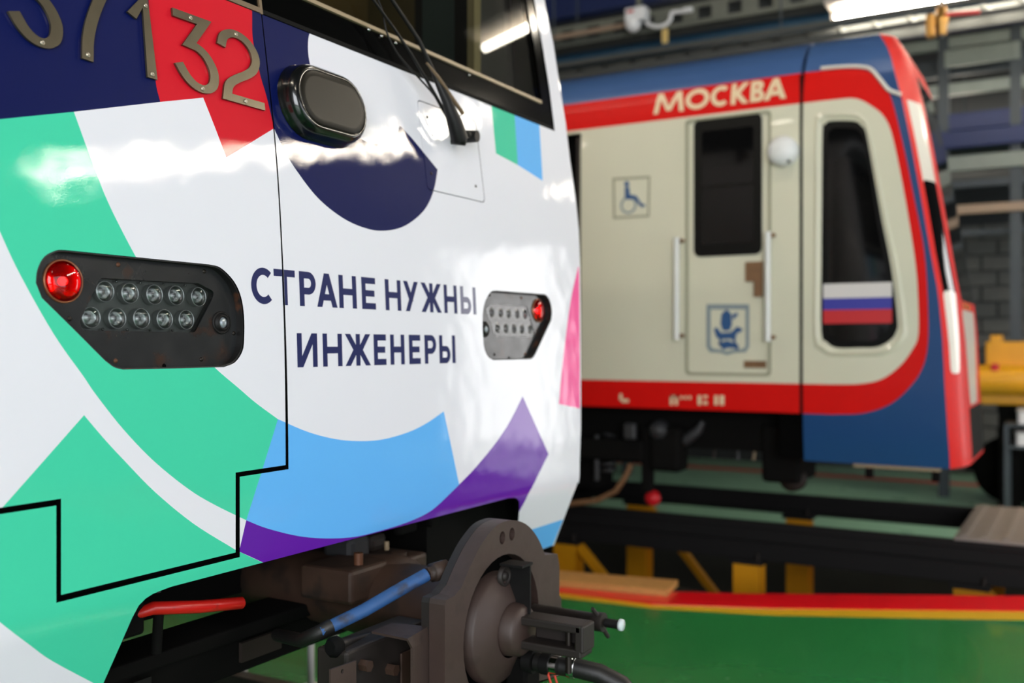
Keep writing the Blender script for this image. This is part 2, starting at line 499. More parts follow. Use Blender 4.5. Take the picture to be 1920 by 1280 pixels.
glassmat('lens_clear', (0.90, 0.92, 0.92), 0.03, 1.6)
glassmat('lens_red', (0.80, 0.02, 0.025), 0.03, 1.5)
mat('red_reflector', (215, 40, 36), 0.22, metal=.9)
mat('tail_bulb', (255, 96, 72), 0.4, emit=10.0)
mat('socket_grey', (150, 160, 166), 0.25, metal=.5)

# ------------------------------------------------------------------ the hall
FZ = -0.20        # near floor
FZ2 = -0.48       # floor behind the second track
PITZ = -1.25
XL, XR, YF, YB, CZ = -8.0, 13.5, -12.0, 17.0, 7.4
near = [at('z', FZ, *p) for p in ((1048, 1090), (1264, 1110), (1376, 1113), (1650, 1115.5), (1920, 1118))]
redy = [at('z', FZ, *p) for p in ((1048, 1111), (1222, 1133), (1442, 1140.5), (1650, 1143), (1920, 1146))]
yely = [at('z', FZ, *p) for p in ((1048, 1120), (1226, 1141), (1442, 1153), (1650, 1157.5), (1920, 1162.5))]
def ext(l):
    a = [Vector((p.x, p.y)) for p in l]
    d0 = (a[0] - a[1]).normalized(); d1 = Vector((0.35, -1)).normalized()
    s0 = a[0] + d0 * 1.2
    return [Vector((s0.x - .02, YB)), s0] + a + [a[-1] + d1 * 0.8, Vector(((a[-1] + d1 * 0.8).x, YF))]
eN, eR, eY = ext(near), ext(redy), ext(yely)
def strip(name, A, B, z0, z1, m, parent=None):
    b = MB()
    for i in range(len(A) - 1):
        q = [A[i], A[i + 1], B[i + 1], B[i]]
        vs = [Vector((p.x, p.y, z1)) for p in q] + [Vector((p.x, p.y, z0)) for p in q]
        b.add(vs, [(0, 1, 2, 3), (7, 6, 5, 4), (0, 4, 5, 1), (1, 5, 6, 2), (2, 6, 7, 3), (3, 7, 4, 0)])
    bm_o = b.build(name, m, parent)
    me = bm_o.data; bm = bmesh.new(); bm.from_mesh(me); bmesh.ops.recalc_face_normals(bm, faces=bm.faces); bm.to_mesh(me); bm.free()
    return bm_o
L0 = [Vector((XL, p.y)) for p in eY]
floor = strip('floor', L0, eY, FZ - .12, FZ, 'floor_green'); setup(floor, 'glossy green painted depot floor beside the tracks', None, kind='structure')
sy_ = strip('edge_stripe', eY, eR, FZ - .12, FZ, 'stripe_yellow', floor, ); sy_['label'] = 'yellow painted line along the pit edge'
sr_ = strip('edge_stripe', eR, eN, FZ - .12, FZ + .004, 'stripe_red', floor); sr_['label'] = 'red painted edge of the pit'
PX1 = 7.95
b = MB()
for i in range(len(eN) - 1):
    a, c = eN[i], eN[i + 1]
    b.add([(a.x - .06, a.y, FZ - .12), (c.x - .06, c.y, FZ - .12), (c.x - .06, c.y, PITZ), (a.x - .06, a.y, PITZ)], [(0, 1, 2, 3)])
b.add([(PX1, YF, FZ2 - .1), (PX1, YB, FZ2 - .1), (PX1, YB, PITZ), (PX1, YF, PITZ)], [(0, 1, 2, 3)])
b.add([(1.5, YF, PITZ), (PX1, YF, PITZ), (PX1, YB, PITZ), (1.5, YB, PITZ)], [(0, 1, 2, 3)])
setup(b.build('floor', 'pit_grey'), 'grey concrete bottom and sides of the track pit', None, kind='structure')
b = MB(); b.box2((PX1, YF, FZ2 - .12), (XR, YB, FZ2))
ff = b.build('floor', 'floor_far_lit'); setup(ff, 'green floor beyond the second track, painted paler for its reflected light', None, kind='structure')
b = MB(); b.box2((PX1 + .0, YF, FZ2 - .1), (PX1 + .07, YB, FZ2 + .004)); b.build('edge_stripe', 'stripe_red', ff)['label'] = 'red painted far edge of the pit'
b = MB(); b.box2((12.2, YF, FZ2 - .1), (12.45, YB, FZ2 + .004)); b.build('edge_stripe', 'stripe_red', ff)['label'] = 'red line on the far floor'
b = MB(); b.box2((XL, YF, CZ), (XR, YB, CZ + .2)); setup(b.build('ceiling', 'ceiling_dark'), 'dark hall ceiling', None, kind='structure')
b = MB(); b.box2((XL - .2, YF, PITZ), (XL, -10.0, CZ)).box2((XL - .2, -2.8, PITZ), (XL, YB, CZ)).box2((XL - .2, -10, 5.1), (XL, -2.8, CZ)).box2((XL - .2, -10, PITZ), (XL, -2.8, FZ)); setup(b.build('wall_left', 'wall_grey'), 'grey side wall of the hall with an opening added for fill light', None, kind='structure')  # opening made up to go with the added side light
b = MB(); b.box2((XL, YB, PITZ), (XR, YB + .2, CZ)); setup(b.build('wall_back', 'wall_dark'), 'dark end wall of the hall', None, kind='structure')
# wall with the gates
b = MB()
b.box2((XL, YF - .2, PITZ), (-3.6, YF, CZ)); b.box2((5.6, YF - .2, PITZ), (XR, YF, CZ)); b.box2((-3.6, YF - .2, 5.1), (5.6, YF, CZ)); b.box2((-3.6, YF - .2, PITZ), (5.6, YF, FZ))
setup(b.build('wall_front', 'wall_grey'), 'grey hall wall with an open gate', None, kind='structure')
b = MB()
b.box2((XR, YF, PITZ), (XR + .2, -8.4, CZ)); b.box2((XR, -6.1, PITZ), (XR + .2, YB, CZ)); b.box2((XR, -8.4, 4.3), (XR + .2, -6.1, CZ)); b.box2((XR, -8.4, PITZ), (XR + .2, -6.1, FZ2))
wr = b.build('wall_right', 'wall_dark'); setup(wr, 'dark hall wall behind the second track', None, kind='structure')
# block courses in the part of that wall the photograph shows
bm_ = MB().box((0, 0, 0), (.10, .41, .205)); blk = bm_.build('block', 'block_grey', wr, bevel=.012, seg=1)
p0 = at('x', XR, 1920, 660); p1 = at('x', XR, 1800, 380)
blk.location = (XR, p0.y, p0.z)
z = -0.35; row = 0; first = True; me_ = blk.data
while z < 3.2:
    y = p0.y - 1.6 + (0.215 if row % 2 else 0)
    while y < p1.y + .4:
        if first: o = blk; first = False
        else:
            o = blk.copy(); COL.objects.link(o)
        o.location = (XR, y, z)
        y += .43
    z += .225; row += 1

# ------------------------------------------------------------------ first track (under the wrapped car)
for sx in (-.76, .76):
    t = thing('rail', 'dull steel rail under the wrapped car, on the %s side' % ('left wall' if sx < 0 else 'aisle'), 'rail', (sx, 2.0, FZ))
    for nm, wv, z0, z1 in (('rail_foot', .13, FZ, FZ + .03), ('rail_web', .025, FZ + .03, FZ + .14), ('rail_head', .07, FZ + .14, FZ + .19)):
        MB().box2((sx - wv / 2, YF + .3, z0), (sx + wv / 2, YB - .3, z1)).build(nm, 'rail_steel', t, bevel=.004)

# ------------------------------------------------------------------ second track: beams on yellow columns
T2X = 5.885
RT = 0.06
for sx, nm in ((-.76, 'near'), (.76, 'far')):
    x = T2X + sx
    t = thing('rail_beam', 'black rail beam on yellow columns, %s' % ('edging the pit beside the red stripe' if sx < 0 else 'beyond the near one, beside the far green floor'),
              'rail beam', (x, 2.0, -.22))
    MB().box2((x - .035, YF + .3, RT - .05), (x + .035, YB - .3, RT)).build('rail_head', 'beam_black', t, bevel=.005)
    MB().box2((x - .012, YF + .3, RT - .15), (x + .012, YB - .3, RT - .05)).build('rail_web', 'beam_black', t)
    MB().box2((x - .07, YF + .3, RT - .17), (x + .07, YB - .3, RT - .145)).build('rail_foot', 'beam_black', t)
    if sx < 0:
        MB().box2((x - .08, YF + .3, RT - .28), (x + .08, YB - .3, RT - .17)).build('girder', 'beam_black', t, bevel=.006)
    zt = RT - (.28 if sx < 0 else .17)
    for k in range(8):
        y = -4.19 + 1.54 * k
        lab = 'yellow steel support column under the %s black rail beam' % ('near' if sx < 0 else 'far')
        c = thing('support_column', lab, 'column', (x, y, PITZ), 'yellow columns under the %s rail beam' % nm)
        MB().box2((x - .13, y - .13, PITZ), (x + .13, y + .13, PITZ + .02)).build('base_plate', 'column_yellow', c)
        MB().box2((x - .085, y - .10, PITZ + .02), (x - .070, y + .10, zt - .035)).build('flange', 'column_yellow', c)
        MB().box2((x + .070, y - .10, PITZ + .02), (x + .085, y + .10, zt - .035)).build('flange', 'column_yellow', c)
        MB().box2((x - .070, y - .007, PITZ + .02), (x + .070, y + .007, zt - .035)).build('web', 'column_yellow', c)
        MB().box2((x - .11, y - .13, zt - .035), (x + .11, y + .13, zt)).build('head_plate', 'beam_black', c, bevel=.004)
        MB().cyl((x - .09, y - .09, zt), (x - .09, y - .09, zt + .05), .016, n=8).build('bolt', 'bolt_dark', c)
        if k in (2, 4, 6):
            MB().bar((x, y - .10, zt - .06), (x, y - 1.0, PITZ + .05), .07, .06).build('brace', 'column_yellow', c)
# tread plate bridging the two rails
a_ = at('z', RT + .02, 1784, 1012); 
t = thing('tread_plate', 'grey ribbed metal tread plate bridging the two rail beams', 'plate', (T2X, a_.y - 1.0, RT))
MB().box2((T2X - .80, a_.y - 2.0, RT), (T2X + .80, a_.y, RT + .02)).build('plate', 'tread_grey', t, bevel=.004)
for k in range(15):
    MB().box((T2X, a_.y - .06 - k * .13, RT + .025), (1.5, .04, .012)).build('rib', 'tread_grey', t)
# plank
t = MB(); q = [at('z', FZ + .045, *p) for p in ((1010, 1066), (1271, 1087), (1250, 1106), (1010, 1085))]
t.add([(p.x, p.y, FZ + .045) for p in q] + [(p.x, p.y, FZ + .005) for p in q], [(0, 1, 2, 3), (7, 6, 5, 4), (0, 4, 5, 1), (1, 5, 6, 2), (2, 6, 7, 3), (3, 7, 4, 0)])
o = t.build('wooden_plank', 'plank_wood'); setup(o, 'pale wooden plank lying on the red pit edge', 'plank')
bm = bmesh.new(); bm.from_mesh(o.data); bmesh.ops.recalc_face_normals(bm, faces=bm.faces); bm.to_mesh(o.data); bm.free()

# ------------------------------------------------------------------ the wrapped car: shape of its front
SK = [(0.3, -.27), (.80, -.27), (.875, 0.0), (1.05, 0), (1.3, .025), (1.55, .05), (1.75, .072), (1.9, .105), (2.0, .138), (2.2, .145), (3.8, .20)]
def slope(z):
    for (z0, s0), (z1, s1) in zip(SK, SK[1:]):
        if z <= z1: return s0 + (s1 - s0) * max(0, (z - z0)) / (z1 - z0)
    return SK[-1][1]
ZT = [0.4 + i * 0.005 for i in range(700)]
YT = [0.0]
for i in range(1, len(ZT)): YT.append(YT[-1] + slope((ZT[i] + ZT[i - 1]) / 2) * .005)
_k = int(round((1.0 - .4) / .005)); _y0 = YT[_k]; YT = [v - _y0 for v in YT]
def yp(z):
    t = (z - .4) / .005; i = max(0, min(len(ZT) - 2, int(t))); f = t - i
    return YT[i] * (1 - f) + YT[i + 1] * f
def F(u, z): return Vector((u, yp(z), z))
def FN(u, z): return Vector((0, -1, slope(z))).normalized()
def uz(px, py, off=0.0):
    d = ray(px, py); z = 1.4
    for _ in range(12):
        s = (yp(z) - off - CAM.y) / d.y; z = CAM.z + s * d.z
    return (CAM.x + s * d.x, z)
def pz(px, py, off=0.0):
    u, z = uz(px, py, off); return Vector((u, yp(z) - off, z))
def U(l): return [uz(*p) for p in l]
VK = [.6, .7, .78, .80, .82, .84, .86, .875, .9] + [1.05 + .05 * i for i in range(14)] + [1.75 + .02 * i for i in range(24)] + [2.3 + .1 * i for i in range(14)]

car1 = thing('metro_car', 'white metro car front with teal, navy, red, blue and purple wrap and steel numbers', 'train car', (0, 0, 0))
ZW = sum(uz(*p)[1] for p in ((500, 30), (700, 108), (900, 190), (1000, 232))) / 4      # lower edge of the windscreen band
US = -0.3847
right = U([(1018.6, 0), (1035, 80), (1050, 178), (1058.4, 230), (1066.6, 300), (1077, 370), (1083, 430), (1085.5, 500), (1086.5, 600), (1087, 700), (1087, 800), (1086, 900)])
uc = uz(1041, 252)[0]
wr_edge = U([(1041, 252), (1030, 164), (1018.6, 94), (1002, 0)])
zt = wr_edge[-1][1]; ut = wr_edge[-1][0]; rt = right[0]
topL = [(ut - .05 * 1, 3.25)]
legin = U([(320, 1105), (300, 1109), (286.7, 1113), (273, 1121.7), (260, 1135), (248, 1157.5), (225, 1210), (194, 1280)])
ZS = 0.845
legin[0] = (legin[0][0], ZS); legin[1] = (legin[1][0], ZS - .003)
legbot = legin[-1]; d_ = (legin[-1][0] - legin[-2][0]) / (legin[-1][1] - legin[-2][1])
zb = .585; legin.append((legbot[0] + d_ * (zb - legbot[1]), zb))
g = 0.006
NZ, NZ2, UB, UD = 1.079, .882, -.560, -1.052
outB = [(US + .0015, ZW)] + [(US + .0015 + .004 * i / 4, ZW + (NZ - .008 - ZW) * i / 4) for i in range(1, 4)]
seamR = [(US + .002, ZW), (US + .003, 1.6), (US + .006, NZ - g)]
seamL = [(US - .002, ZW), (US - .0025, 1.6), (US - .005, NZ + g)]
rightside = [(right[0][0] - .07, 3.25)] + right + [(right[-1][0] - .003, .86), (1.235, zb)]
leftside = [(-x, z) for x, z in rightside]
panelB = seamR + [(UB + .008, NZ - g), (UB + .008, NZ2 - g * 1.3), (UD - .006, NZ2 - g * 1.3), (UD - .006, NZ - g * 1.1), (leftside[-3][0], NZ - g * 1.1)] \
    + leftside[-2:] + legin[::-1] + [(-x, z) for x, z in legin] + rightside[::-1] + [(ut - .06, 3.25)] + wr_edge[::-1][:-1] + [(uc, ZW)]
panelA = seamL[::-1] + [(-uc, ZW)] + [(-x, z) for x, z in wr_edge[1:]] + [(-ut + .06, 3.25)] + leftside[:-3] + [(leftside[-3][0], NZ + g)] \
    + [(UD + .005, NZ + g), (UD + .005, NZ2 + g), (UB - .006, NZ2 + g), (UB - .006, NZ + g)]

# wrap colours, traced on the front sheet
purple_arc = [(461.7, 975), (500, 990), (560, 1004.7), (613, 1009), (666, 1006), (716, 994), (766, 978), (810, 956), (850, 919), (861, 908)]
red_left = [(270, -150), (278.5, 0), (283, 60), (291.7, 151.7), (300.5, 191)]
red_right = [(462, -200), (468, -60), (472.5, 20), (474, 73), (487, 137), (500, 182), (513, 237)]
paints = []
def paint(m, *segs):
    p = []
    for s_ in segs: p += s_
    paints.append((p, m))
sp = lambda l, k=6: spline(U(l), k)
paint('wrap_navy', U([(-330, 266), (0, 225), (138.5, 209.5), (300.5, 191)]), sp(red_left[::-1]), U([(-330, -300)]))
paint('wrap_red', sp(red_left), U([(381, 183), (424.5, 295), (513, 241)]), sp(red_right[::-1]))
paint('wrap_navy', sp(red_right), sp([(516, 246), (530, 275), (545, 303), (575, 346), (600, 375), (630, 400), (660, 418), (690, 429), (712, 432.5), (740, 430), (765, 420), (790, 400), (805, 378), (815, 350), (820.5, 318)], 5),
      U([(775, 262), (750, 235)]), sp([(744, 251), (733, 262), (712, 270), (680, 262), (640, 230), (610, 190), (590, 150), (581, 119), (577.5, 90), (581, 60), (600, 10), (640, -40)], 5))
paint('wrap_teal', U([(-86, 232)]), sp([(138.5, 209.5), (167, 288), (197, 366), (225, 425), (254.5, 481), (290, 545), (330, 605), (367, 652), (406, 692), (447, 727), (479, 754.5), (521, 785.5)], 5),
      sp([(461.7, 975), (403.6, 946.6), (355, 917.6), (290.6, 866), (232.5, 806), (181, 741), (157, 706), (102, 628), (40, 519), (0, 434.5), (-40, 340), (-86, 232)], 5))
paint('wrap_teal', sp([(157.6, 778), (195, 822), (232.5, 862.5), (290.6, 922), (361.6, 980.5), (429.4, 1023), (447, 1033), (499, 1057), (560, 1082)], 5), U([(560, 1160), (330, 1330)]),
      sp([(177, 1281), (100, 1240), (60, 1212), (0, 1166), (-106, 1075)], 5))
paint('wrap_purple', U([(450, 1026), (461.7, 975)]), sp(purple_arc, 5)[1:], sp([(861, 908), (890, 878), (928, 832), (955.6, 790.6), (979.7, 742.5)], 5)[1:], U([(1028.5, 851), (991, 925), (970, 965), (560, 1082), (499, 1057), (447, 1033)]))
paint('wrap_blue', sp([(521, 785.5), (577.5, 809.5), (630, 823), (677, 826.7), (720, 823), (766.6, 809.5), (800, 793), (832, 771)], 5), sp(purple_arc[::-1], 5))
paint('wrap_blue', U([(985, 996), (1066, 970), (1060, 1008), (1044, 1020), (1010, 1031), (985, 1012)]))
paint('wrap_leafgreen', U([(920.6, 190), (964, 205), (970.6, 309), (930, 287.5)]))
paint('wrap_blue', U([(964, 205), (1011, 230), (1017.5, 339), (970.6, 309)]))
paint('wrap_pink', sp([(1084, 500), (1069, 570), (1055, 680), (1048, 757)]), U([(1089, 766), (1100, 500)]))

# lamp clusters: outline traced on the near one, mirrored for the far one
lamp_px = [(67, 530), (70, 505), (83, 481), (106, 469), (122, 468.5), (257, 482), (392, 495.5), (414, 502), (438.6, 527), (452, 556.6), (457.6, 592),
           (458, 630), (455, 657), (441, 678.6), (420, 688), (330, 690.5), (230, 692.7), (213.5, 688), (197, 676), (135, 614), (78, 558)]
LO = U(lamp_px)
LO = spline(LO[:5], 4)[:-1] + spline(LO[4:7], 2)[:-1] + spline(LO[6:15], 4)[:-1] + spline(LO[14:17], 2)[:-1] + spline(LO[16:19], 4)[:-1] + LO[18:]
def side(k):
    """the two clusters: k = -1 near one as traced, +1 its mirror image"""
    if k < 0: return lambda p: p
    return lambda p: ((-p[0] - .82) * .92 + .868, p[1])
hatch = [uz(783, 186), uz(893, 227), uz(908, 380), uz(799, 355)]
hu0 = (hatch[0][0] + hatch[3][0]) / 2; hu1 = (hatch[1][0] + hatch[2][0]) / 2; hz0 = (hatch[2][1] + hatch[3][1]) / 2; hz1 = (hatch[0][1] + hatch[1][1]) / 2
hb = rrect(hu0, hz0, hu1, hz1, .018); hs = rrect(hu0 + .003, hz0 + .003, hu1 - .003, hz1 - .003, .016)
LOA = [side(-1)(p) for p in LO]; LOB = [side(1)(p) for p in LO][::-1]
skin('front_panel', panelA, [LOA], paints, 'wrap_white', F, FN, [], VK, .016, car1, 'hinged front panel left of the seam with teal band', rim_mat='gap_black')
skin('front_panel', panelB, [LOB, hb], paints, 'wrap_white', F, FN, [], VK, .016, car1, 'wide front panel with slogan', rim_mat='gap_black')
hc = skin('hatch_cover', hs, [], paints, 'wrap_white', F, FN, [], VK, .016, car1)
for p in ((801, 219.6), (882.6, 250.7), (808.7, 325), (892, 349)):
    u, z = uz(*p); MB().lathe([(.0001, .0025), (.004, .0022), (.0055, 0), (.0055, -.003)], F(u, z), FN(u, z), 10).build('screw', 'bolt_dark', hc)
back = [(-1.3, .862), (1.3, .862), (1.3, ZW), (-1.3, ZW)]
def recess(k):
    c = [side(k)(p) for p in LO]; cx = sum(p[0] for p in c) / len(c); cz = sum(p[1] for p in c) / len(c)
    return c
lrec = [[side(k)(p) for p in LO] for k in (-1, 1)]
skin('nose_backing', back, lrec, [], 'gap_black', F, FN, [], VK, .05, car1, offs=-.03)

for k in (-1, 1):
    T = side(k); out = [T(p) for p in LO]
    if k > 0: out = out[::-1]
    cx = sum(p[0] for p in out) / len(out); cz = sum(p[1] for p in out) / len(out)
    inn = [(cx + (p[0] - cx) * .985, cz + (p[1] - cz) * .975) for p in out]
    DEP = .024
    zc = cz; O = F(0, zc); V_ = Vector((0, slope(zc), 1)).normalized(); U_ = Vector((1, 0, 0))
    loc = lambda q: (q[0], (q[1] - zc) / V_.z)
    wall = MB().prism([[loc(p) for p in out], [loc(p) for p in inn]], O, U_, V_, -.05, -.004).build(
        'lamp_housing', 'lamp_wall', car1, label='dark recessed lamp housing with red tail lamp and rows of lenses' if k < 0 else 'recessed lamp housing with red tail lamp near the car edge')
    # clear window for the lens block is cut out of the face plate
    X = lambda px, py: T(uz(px, py, -DEP))
    win = [X(*p) for p in ((188, 520), (372, 530), (402, 546), (398, 560), (366, 622), (154, 618), (150, 600))]
    win = [loc(p) for p in win]
    if k > 0: win = win[::-1]
    win = rpoly(win, .012, 3)
    NN = U_.cross(V_).normalized()
    plate = MB().prism([[loc(p) for p in inn], win], O, U_, V_, -DEP - .006, -DEP).build('face_plate', 'lamp_plate', wall)
    MB().prism([[loc(p) for p in inn]], O, U_, V_, -.050, -.047).build('back_plate', 'bracket_black', wall)
    fp = lambda px, py, d: O + U_ * loc(X(px, py))[0] + V_ * loc(X(px, py))[1] + NN * (-DEP + d)
    MB().prism([win], O, U_, V_, -.046, -.043).build('lens_tray', 'tray_inner', wall)
    cover = MB().prism([win], O, U_, V_, -DEP - .004, -DEP - .002).build('clear_cover', 'clear_cover', wall)
    lens = [(588, 388), (760, 400), (930, 410), (1080, 415), (1235, 425), (492, 567), (672, 573), (840, 575), (1000, 580), (1150, 583)]
    for lx, ly in lens:
        px, py = lx / 3.688 + 40, ly / 3.688 + 440
        c = fp(px, py, -.0195)
        MB().lathe([(.0215, .0155), (.0205, .012), (.017, .008), (.013, .0055), (.0125, .0075), (.008, .0065), (.0075, .009), (.0001, .010)], c, NN, 20).build('reflector', 'reflector', wall)
        MB().lathe([(.0215, .0145), (.0225, .0165), (.0238, .0150), (.0238, 0)], c, NN, 20).build('lens_rim', 'lens_rim', wall)
        MB().lathe([(.0215, .0155), (.0195, .0170), (.012, .0190), (.0055, .0196), (.0052, .0175), (.0001, .017)], c, NN, 20).build('lens', 'lens_clear', wall)
    for qx, qy in ((680, 317), (845, 327), (1005, 338), (1153, 348), (585, 648), (753, 652), (912, 653), (1068, 655)):
        c = fp(qx / 3.688 + 40, qy / 3.688 + 440, -.012); MB().lathe([(.0001, .004), (.003, .003), (.0035, 0)], c, NN, 8).build('screw', 'chrome', wall)
    # red tail lamp
    c = fp(117.3, 526.2, 0)
    MB().lathe([(.0425, .001), (.0425, .0045), (.046, .0045), (.0465, 0)], c, NN, 32).build('lamp_ring', 'brass_ring', wall)
    MB().lathe([(.043, .0035), (.040, .003), (.030, .0018), (.018, .0012), (.0001, .001)], c, NN, 32).build('reflector', 'red_reflector', wall)
    MB().lathe([(.0085, .002), (.008, .006), (.005, .008), (.0001, .0085)], c, NN, 16).build('bulb', 'tail_bulb', wall, label='glowing red bulb')
    MB().lathe([(.0428, .004), (.041, .0085), (.034, .0135), (.022, .017), (.010, .0185), (.0001, .019)], c, NN, 32).build('red_lens', 'lens_red', wall, label='lit red tail lamp lens')
    # round socket
    c = fp(1380 / 3.688 + 40, 605 / 3.688 + 440, 0)
    MB().lathe([(.0285, 0), (.028, .004), (.024, .0045), (.0225, .001), (.020, .001), (.019, .010), (.0145, .011), (.014, .006)], c, NN, 28).build('socket_ring', 'bracket_black', wall)
    MB().lathe([(.0142, .005), (.012, .0085), (.006, .010), (.0001, .0102)], c, NN, 24).build('round_lens', 'socket_grey', wall)
    for qx, qy, m in ((668, 203, 'rust_bolt'), (1263, 250, 'bolt_dark'), (333, 577, 'bolt_dark'), (650, 868, 'rust_bolt'), (985, 903, 'gap_black'), (1243, 858, 'bolt_dark'), (1468, 678, 'bolt_dark')):
        c = fp(qx / 3.688 + 40, qy / 3.688 + 440, 0)
        MB().lathe([(.0001, .003), (.004, .0026), (.0055, 0), (.0055, -.002)], c, NN, 10).build('bolt', m, wall)

# slogan
def line(text, xs, ztop, zbot, t):
    polys = []
    h = ztop - zbot
    for ch, (x0, x1) in zip(text, xs):
        zc = (ztop + zbot) / 2; py = 590
        u0 = uz(x0, 590)[0]; u1 = uz(x1, 590)[0]
        polys.append((ch, [[(u0 + q[0], zbot + q[1]) for q in p] for p in glyph(ch, u1 - u0, h, t)]))
    return polys
c_ = lambda l: [(a / 2.909 + 440, b / 2.909 + 440) for a, b in l]
z1t = (uz(515.6, 503.6)[1] + uz(833.6, 533.5)[1]) / 2; z1b = (uz(538, 572)[1] + uz(835, 586.8)[1]) / 2
z2t = (uz(555, 624)[1] + uz(794, 628)[1]) / 2; z2b = (uz(558.6, 690)[1] + uz(797.5, 680.6)[1]) / 2
L1 = line('СТРАНЕНУЖНЫ', c_([(95, 213), (220, 335), (358, 447), (452, 562), (573, 668), (697, 772), (825, 910), (925, 1005), (1020, 1130), (1145, 1215), (1235, 1318)]), z1t, z1b, .0185)
L2 = line('ИНЖЕНЕРЫ', c_([(335, 445), (475, 580), (597, 735), (753, 820), (843, 920), (945, 1007), (1030, 1093), (1110, 1197)]), z2t, z2b, .0185)
gapcut = [(US - .005, 1.0), (US + .006, 1.0), (US + .003, 1.7), (US - .0025, 1.7)]
for ch, pl_ in L1 + L2:
    skin('letter', None, [gapcut], [], 'letter_navy', F, FN, [], VK, .0004, car1, 'navy printed letter ' + ch, offs=.0006, union=pl_)

# steel numerals
DIG = {
 '3': ([(0.02, .955), (.80, .955), (.36, .60), (.55, .585), (.74, .52), (.88, .40), (.93, .28), (.88, .15), (.75, .075), (.58, .05), (.38, .08), (.2, .17), (.05, .31)], [(.45, .955), (.58, .05)]),
 '7': ([(0, .955), (.93, .955), (.72, .74), (.53, .50), (.40, .26), (.34, 0)], [(.15, .955), (.35, .06)]),
 '1': ([(.02, .72), (.45, .98), (.45, 0)], [(.45, .90), (.45, .05)]),
 '2': ([(.06, .73), (.14, .87), (.32, .945), (.52, .955), (.72, .90), (.86, .79), (.89, .66), (.80, .53), (.62, .43), (.36, .33), (.16, .22), (.085, .05), (1.0, .05)], [(.45, .955), (.52, .05)]),
}
zdig = (uz(375, 174)[1] + uz(284, 149)[1] + uz(450, 196)[1] + uz(85, 94)[1]) / 4
for ch, x0, x1 in (('3', 24, 113), ('7', 131, 212), ('1', 249, 311), ('3', 326, 399), ('2', 408, 482)):
    yy = 100
    u0 = uz(x0, yy)[0]; u1 = uz(x1, yy)[0]; hh = .192
    path, riv = DIG[ch]
    path = [((u1 - u0 - .0) * a, hh * b_) for a, b_ in path]
    if ch in '32' :
        cut = 3 if ch == '3' else 11
        path = (path[:2] + spline(path[2:], 4)) if ch == '3' else spline(path[:12], 4) + path[12:]
    if ch == '7': path = path[:1] + spline(path[1:], 4)
    o2 = [(a * 1.4 , b_) for a, b_ in stroke([(a / 1.4, b_) for a, b_ in path], .0200)]
    zm = zdig + hh / 2
    V_ = Vector((0, slope(zm), 1)).normalized(); O = F(u0, zdig) ; U_ = Vector((1, 0, 0)); NN = U_.cross(V_).normalized()
    b = MB()
    b.prism([o2], O, U_, V_, .0015, .0075)
    dg_ = b.build('number_digit', 'digit_steel', car1, label='riveted steel numeral ' + ch)
    for a, b_ in riv:
        c = O + U_ * ((u1 - u0) * a) + V_ * (hh * b_) + NN * .0075
        MB().lathe([(.0001, .0012), (.0022, .0014), (.003, .0026), (.0048, .0022), (.0055, 0)], c, NN, 14).build('rivet', 'rivet_steel', dg_)

# oval horn cover
st = lambda r, hw: [(hw + r * math.cos(a), r * math.sin(a)) for a in [math.radians(-90 + 180 * i / 14) for i in range(15)]] + \
                   [(-hw + r * math.cos(a), r * math.sin(a)) for a in [math.radians(90 + 180 * i / 14) for i in range(15)]]
u0, u1 = -.354, -.030; zc = 2.068; hw = (u1 - u0) / 2 - .103; cu = (u0 + u1) / 2
V_ = Vector((0, slope(zc), 1)).normalized(); U_ = Vector((1, 0, 0)); NN = U_.cross(V_).normalized(); O = F(cu, zc)
def lofted(levels):
    b = MB(); vs = []; n = 30
    for r, d in levels: vs += [O + U_ * p[0] + V_ * p[1] + NN * d for p in st(r, hw)]
    fs = [(i * n + k, i * n + (k + 1) % n, (i + 1) * n + (k + 1) % n, (i + 1) * n + k) for i in range(len(levels) - 1) for k in range(n)]
    b.add(vs, fs, True)
    e = (len(levels) - 1) * n
    b.add(vs[e:], [tuple(range(n))]); return b
hc_ = lofted([(.106, -.004), (.106, .003), (.103, .006), (.101, .030), (.096, .044), (.088, .053), (.079, .0565), (.077, .054)]).build('horn_cover', 'black_gloss', car1, label='glossy black oval cover')
lofted([(.078, .050), (.077, .0555), (.074, .0575), (.06, .0585)]).build('cover_pad', 'horn_pad', hc_, label='brownish metal pad')

# windscreen
strip_z = sum(uz(*p)[1] for p in ((600, 6), (800, 97), (1000, 188))) / 3
frame_out = [(-uc + .002, ZW + .001), (uc - .002, ZW + .001)] + [(x - .002, z) for x, z in wr_edge[1:]] + [(ut - .062, 3.25), (-ut + .062, 3.25)] + [(-x + .002, z) for x, z in wr_edge[1:]][::-1]
gz = strip_z + .012
glass = [(US + .05, gz), (uc - .075, gz), (wr_edge[2][0] - .07, wr_edge[2][1]), (ut - .07, zt), (ut - .12, 3.15), (US + .05, 3.15)]
glassL = [(-uc + .075, gz), (US - .05, gz), (US - .05, 3.15), (-ut + .12, 3.15), (-ut + .07, zt)]
wf = skin('windscreen_frame', frame_out, [glass, glassL], [], 'frit_black', F, FN, [], VK, .03, car1, 'black windscreen surround', offs=-.004)
skin('windscreen', glass, [], [], 'windshield_glass', F, FN, [], VK, .004, car1, offs=-.010)
skin('windscreen', glassL, [], [], 'windshield_glass', F, FN, [], VK, .004, car1, offs=-.010)
skin('seal', [(-uc + .004, ZW + .002), (US - .004, ZW + .002), (US - .004, ZW + .016), (-uc + .004, ZW + .016)], [], [], 'wiper_brown', F, FN, [], VK, .006, wf, offs=.002)
skin('seal', [(US + .004, ZW + .002), (uc - .02, ZW + .002), (uc - .02, ZW + .014), (US + .004, ZW + .014)], [], [], 'black_rubber', F, FN, [], VK, .006, wf, offs=.002)
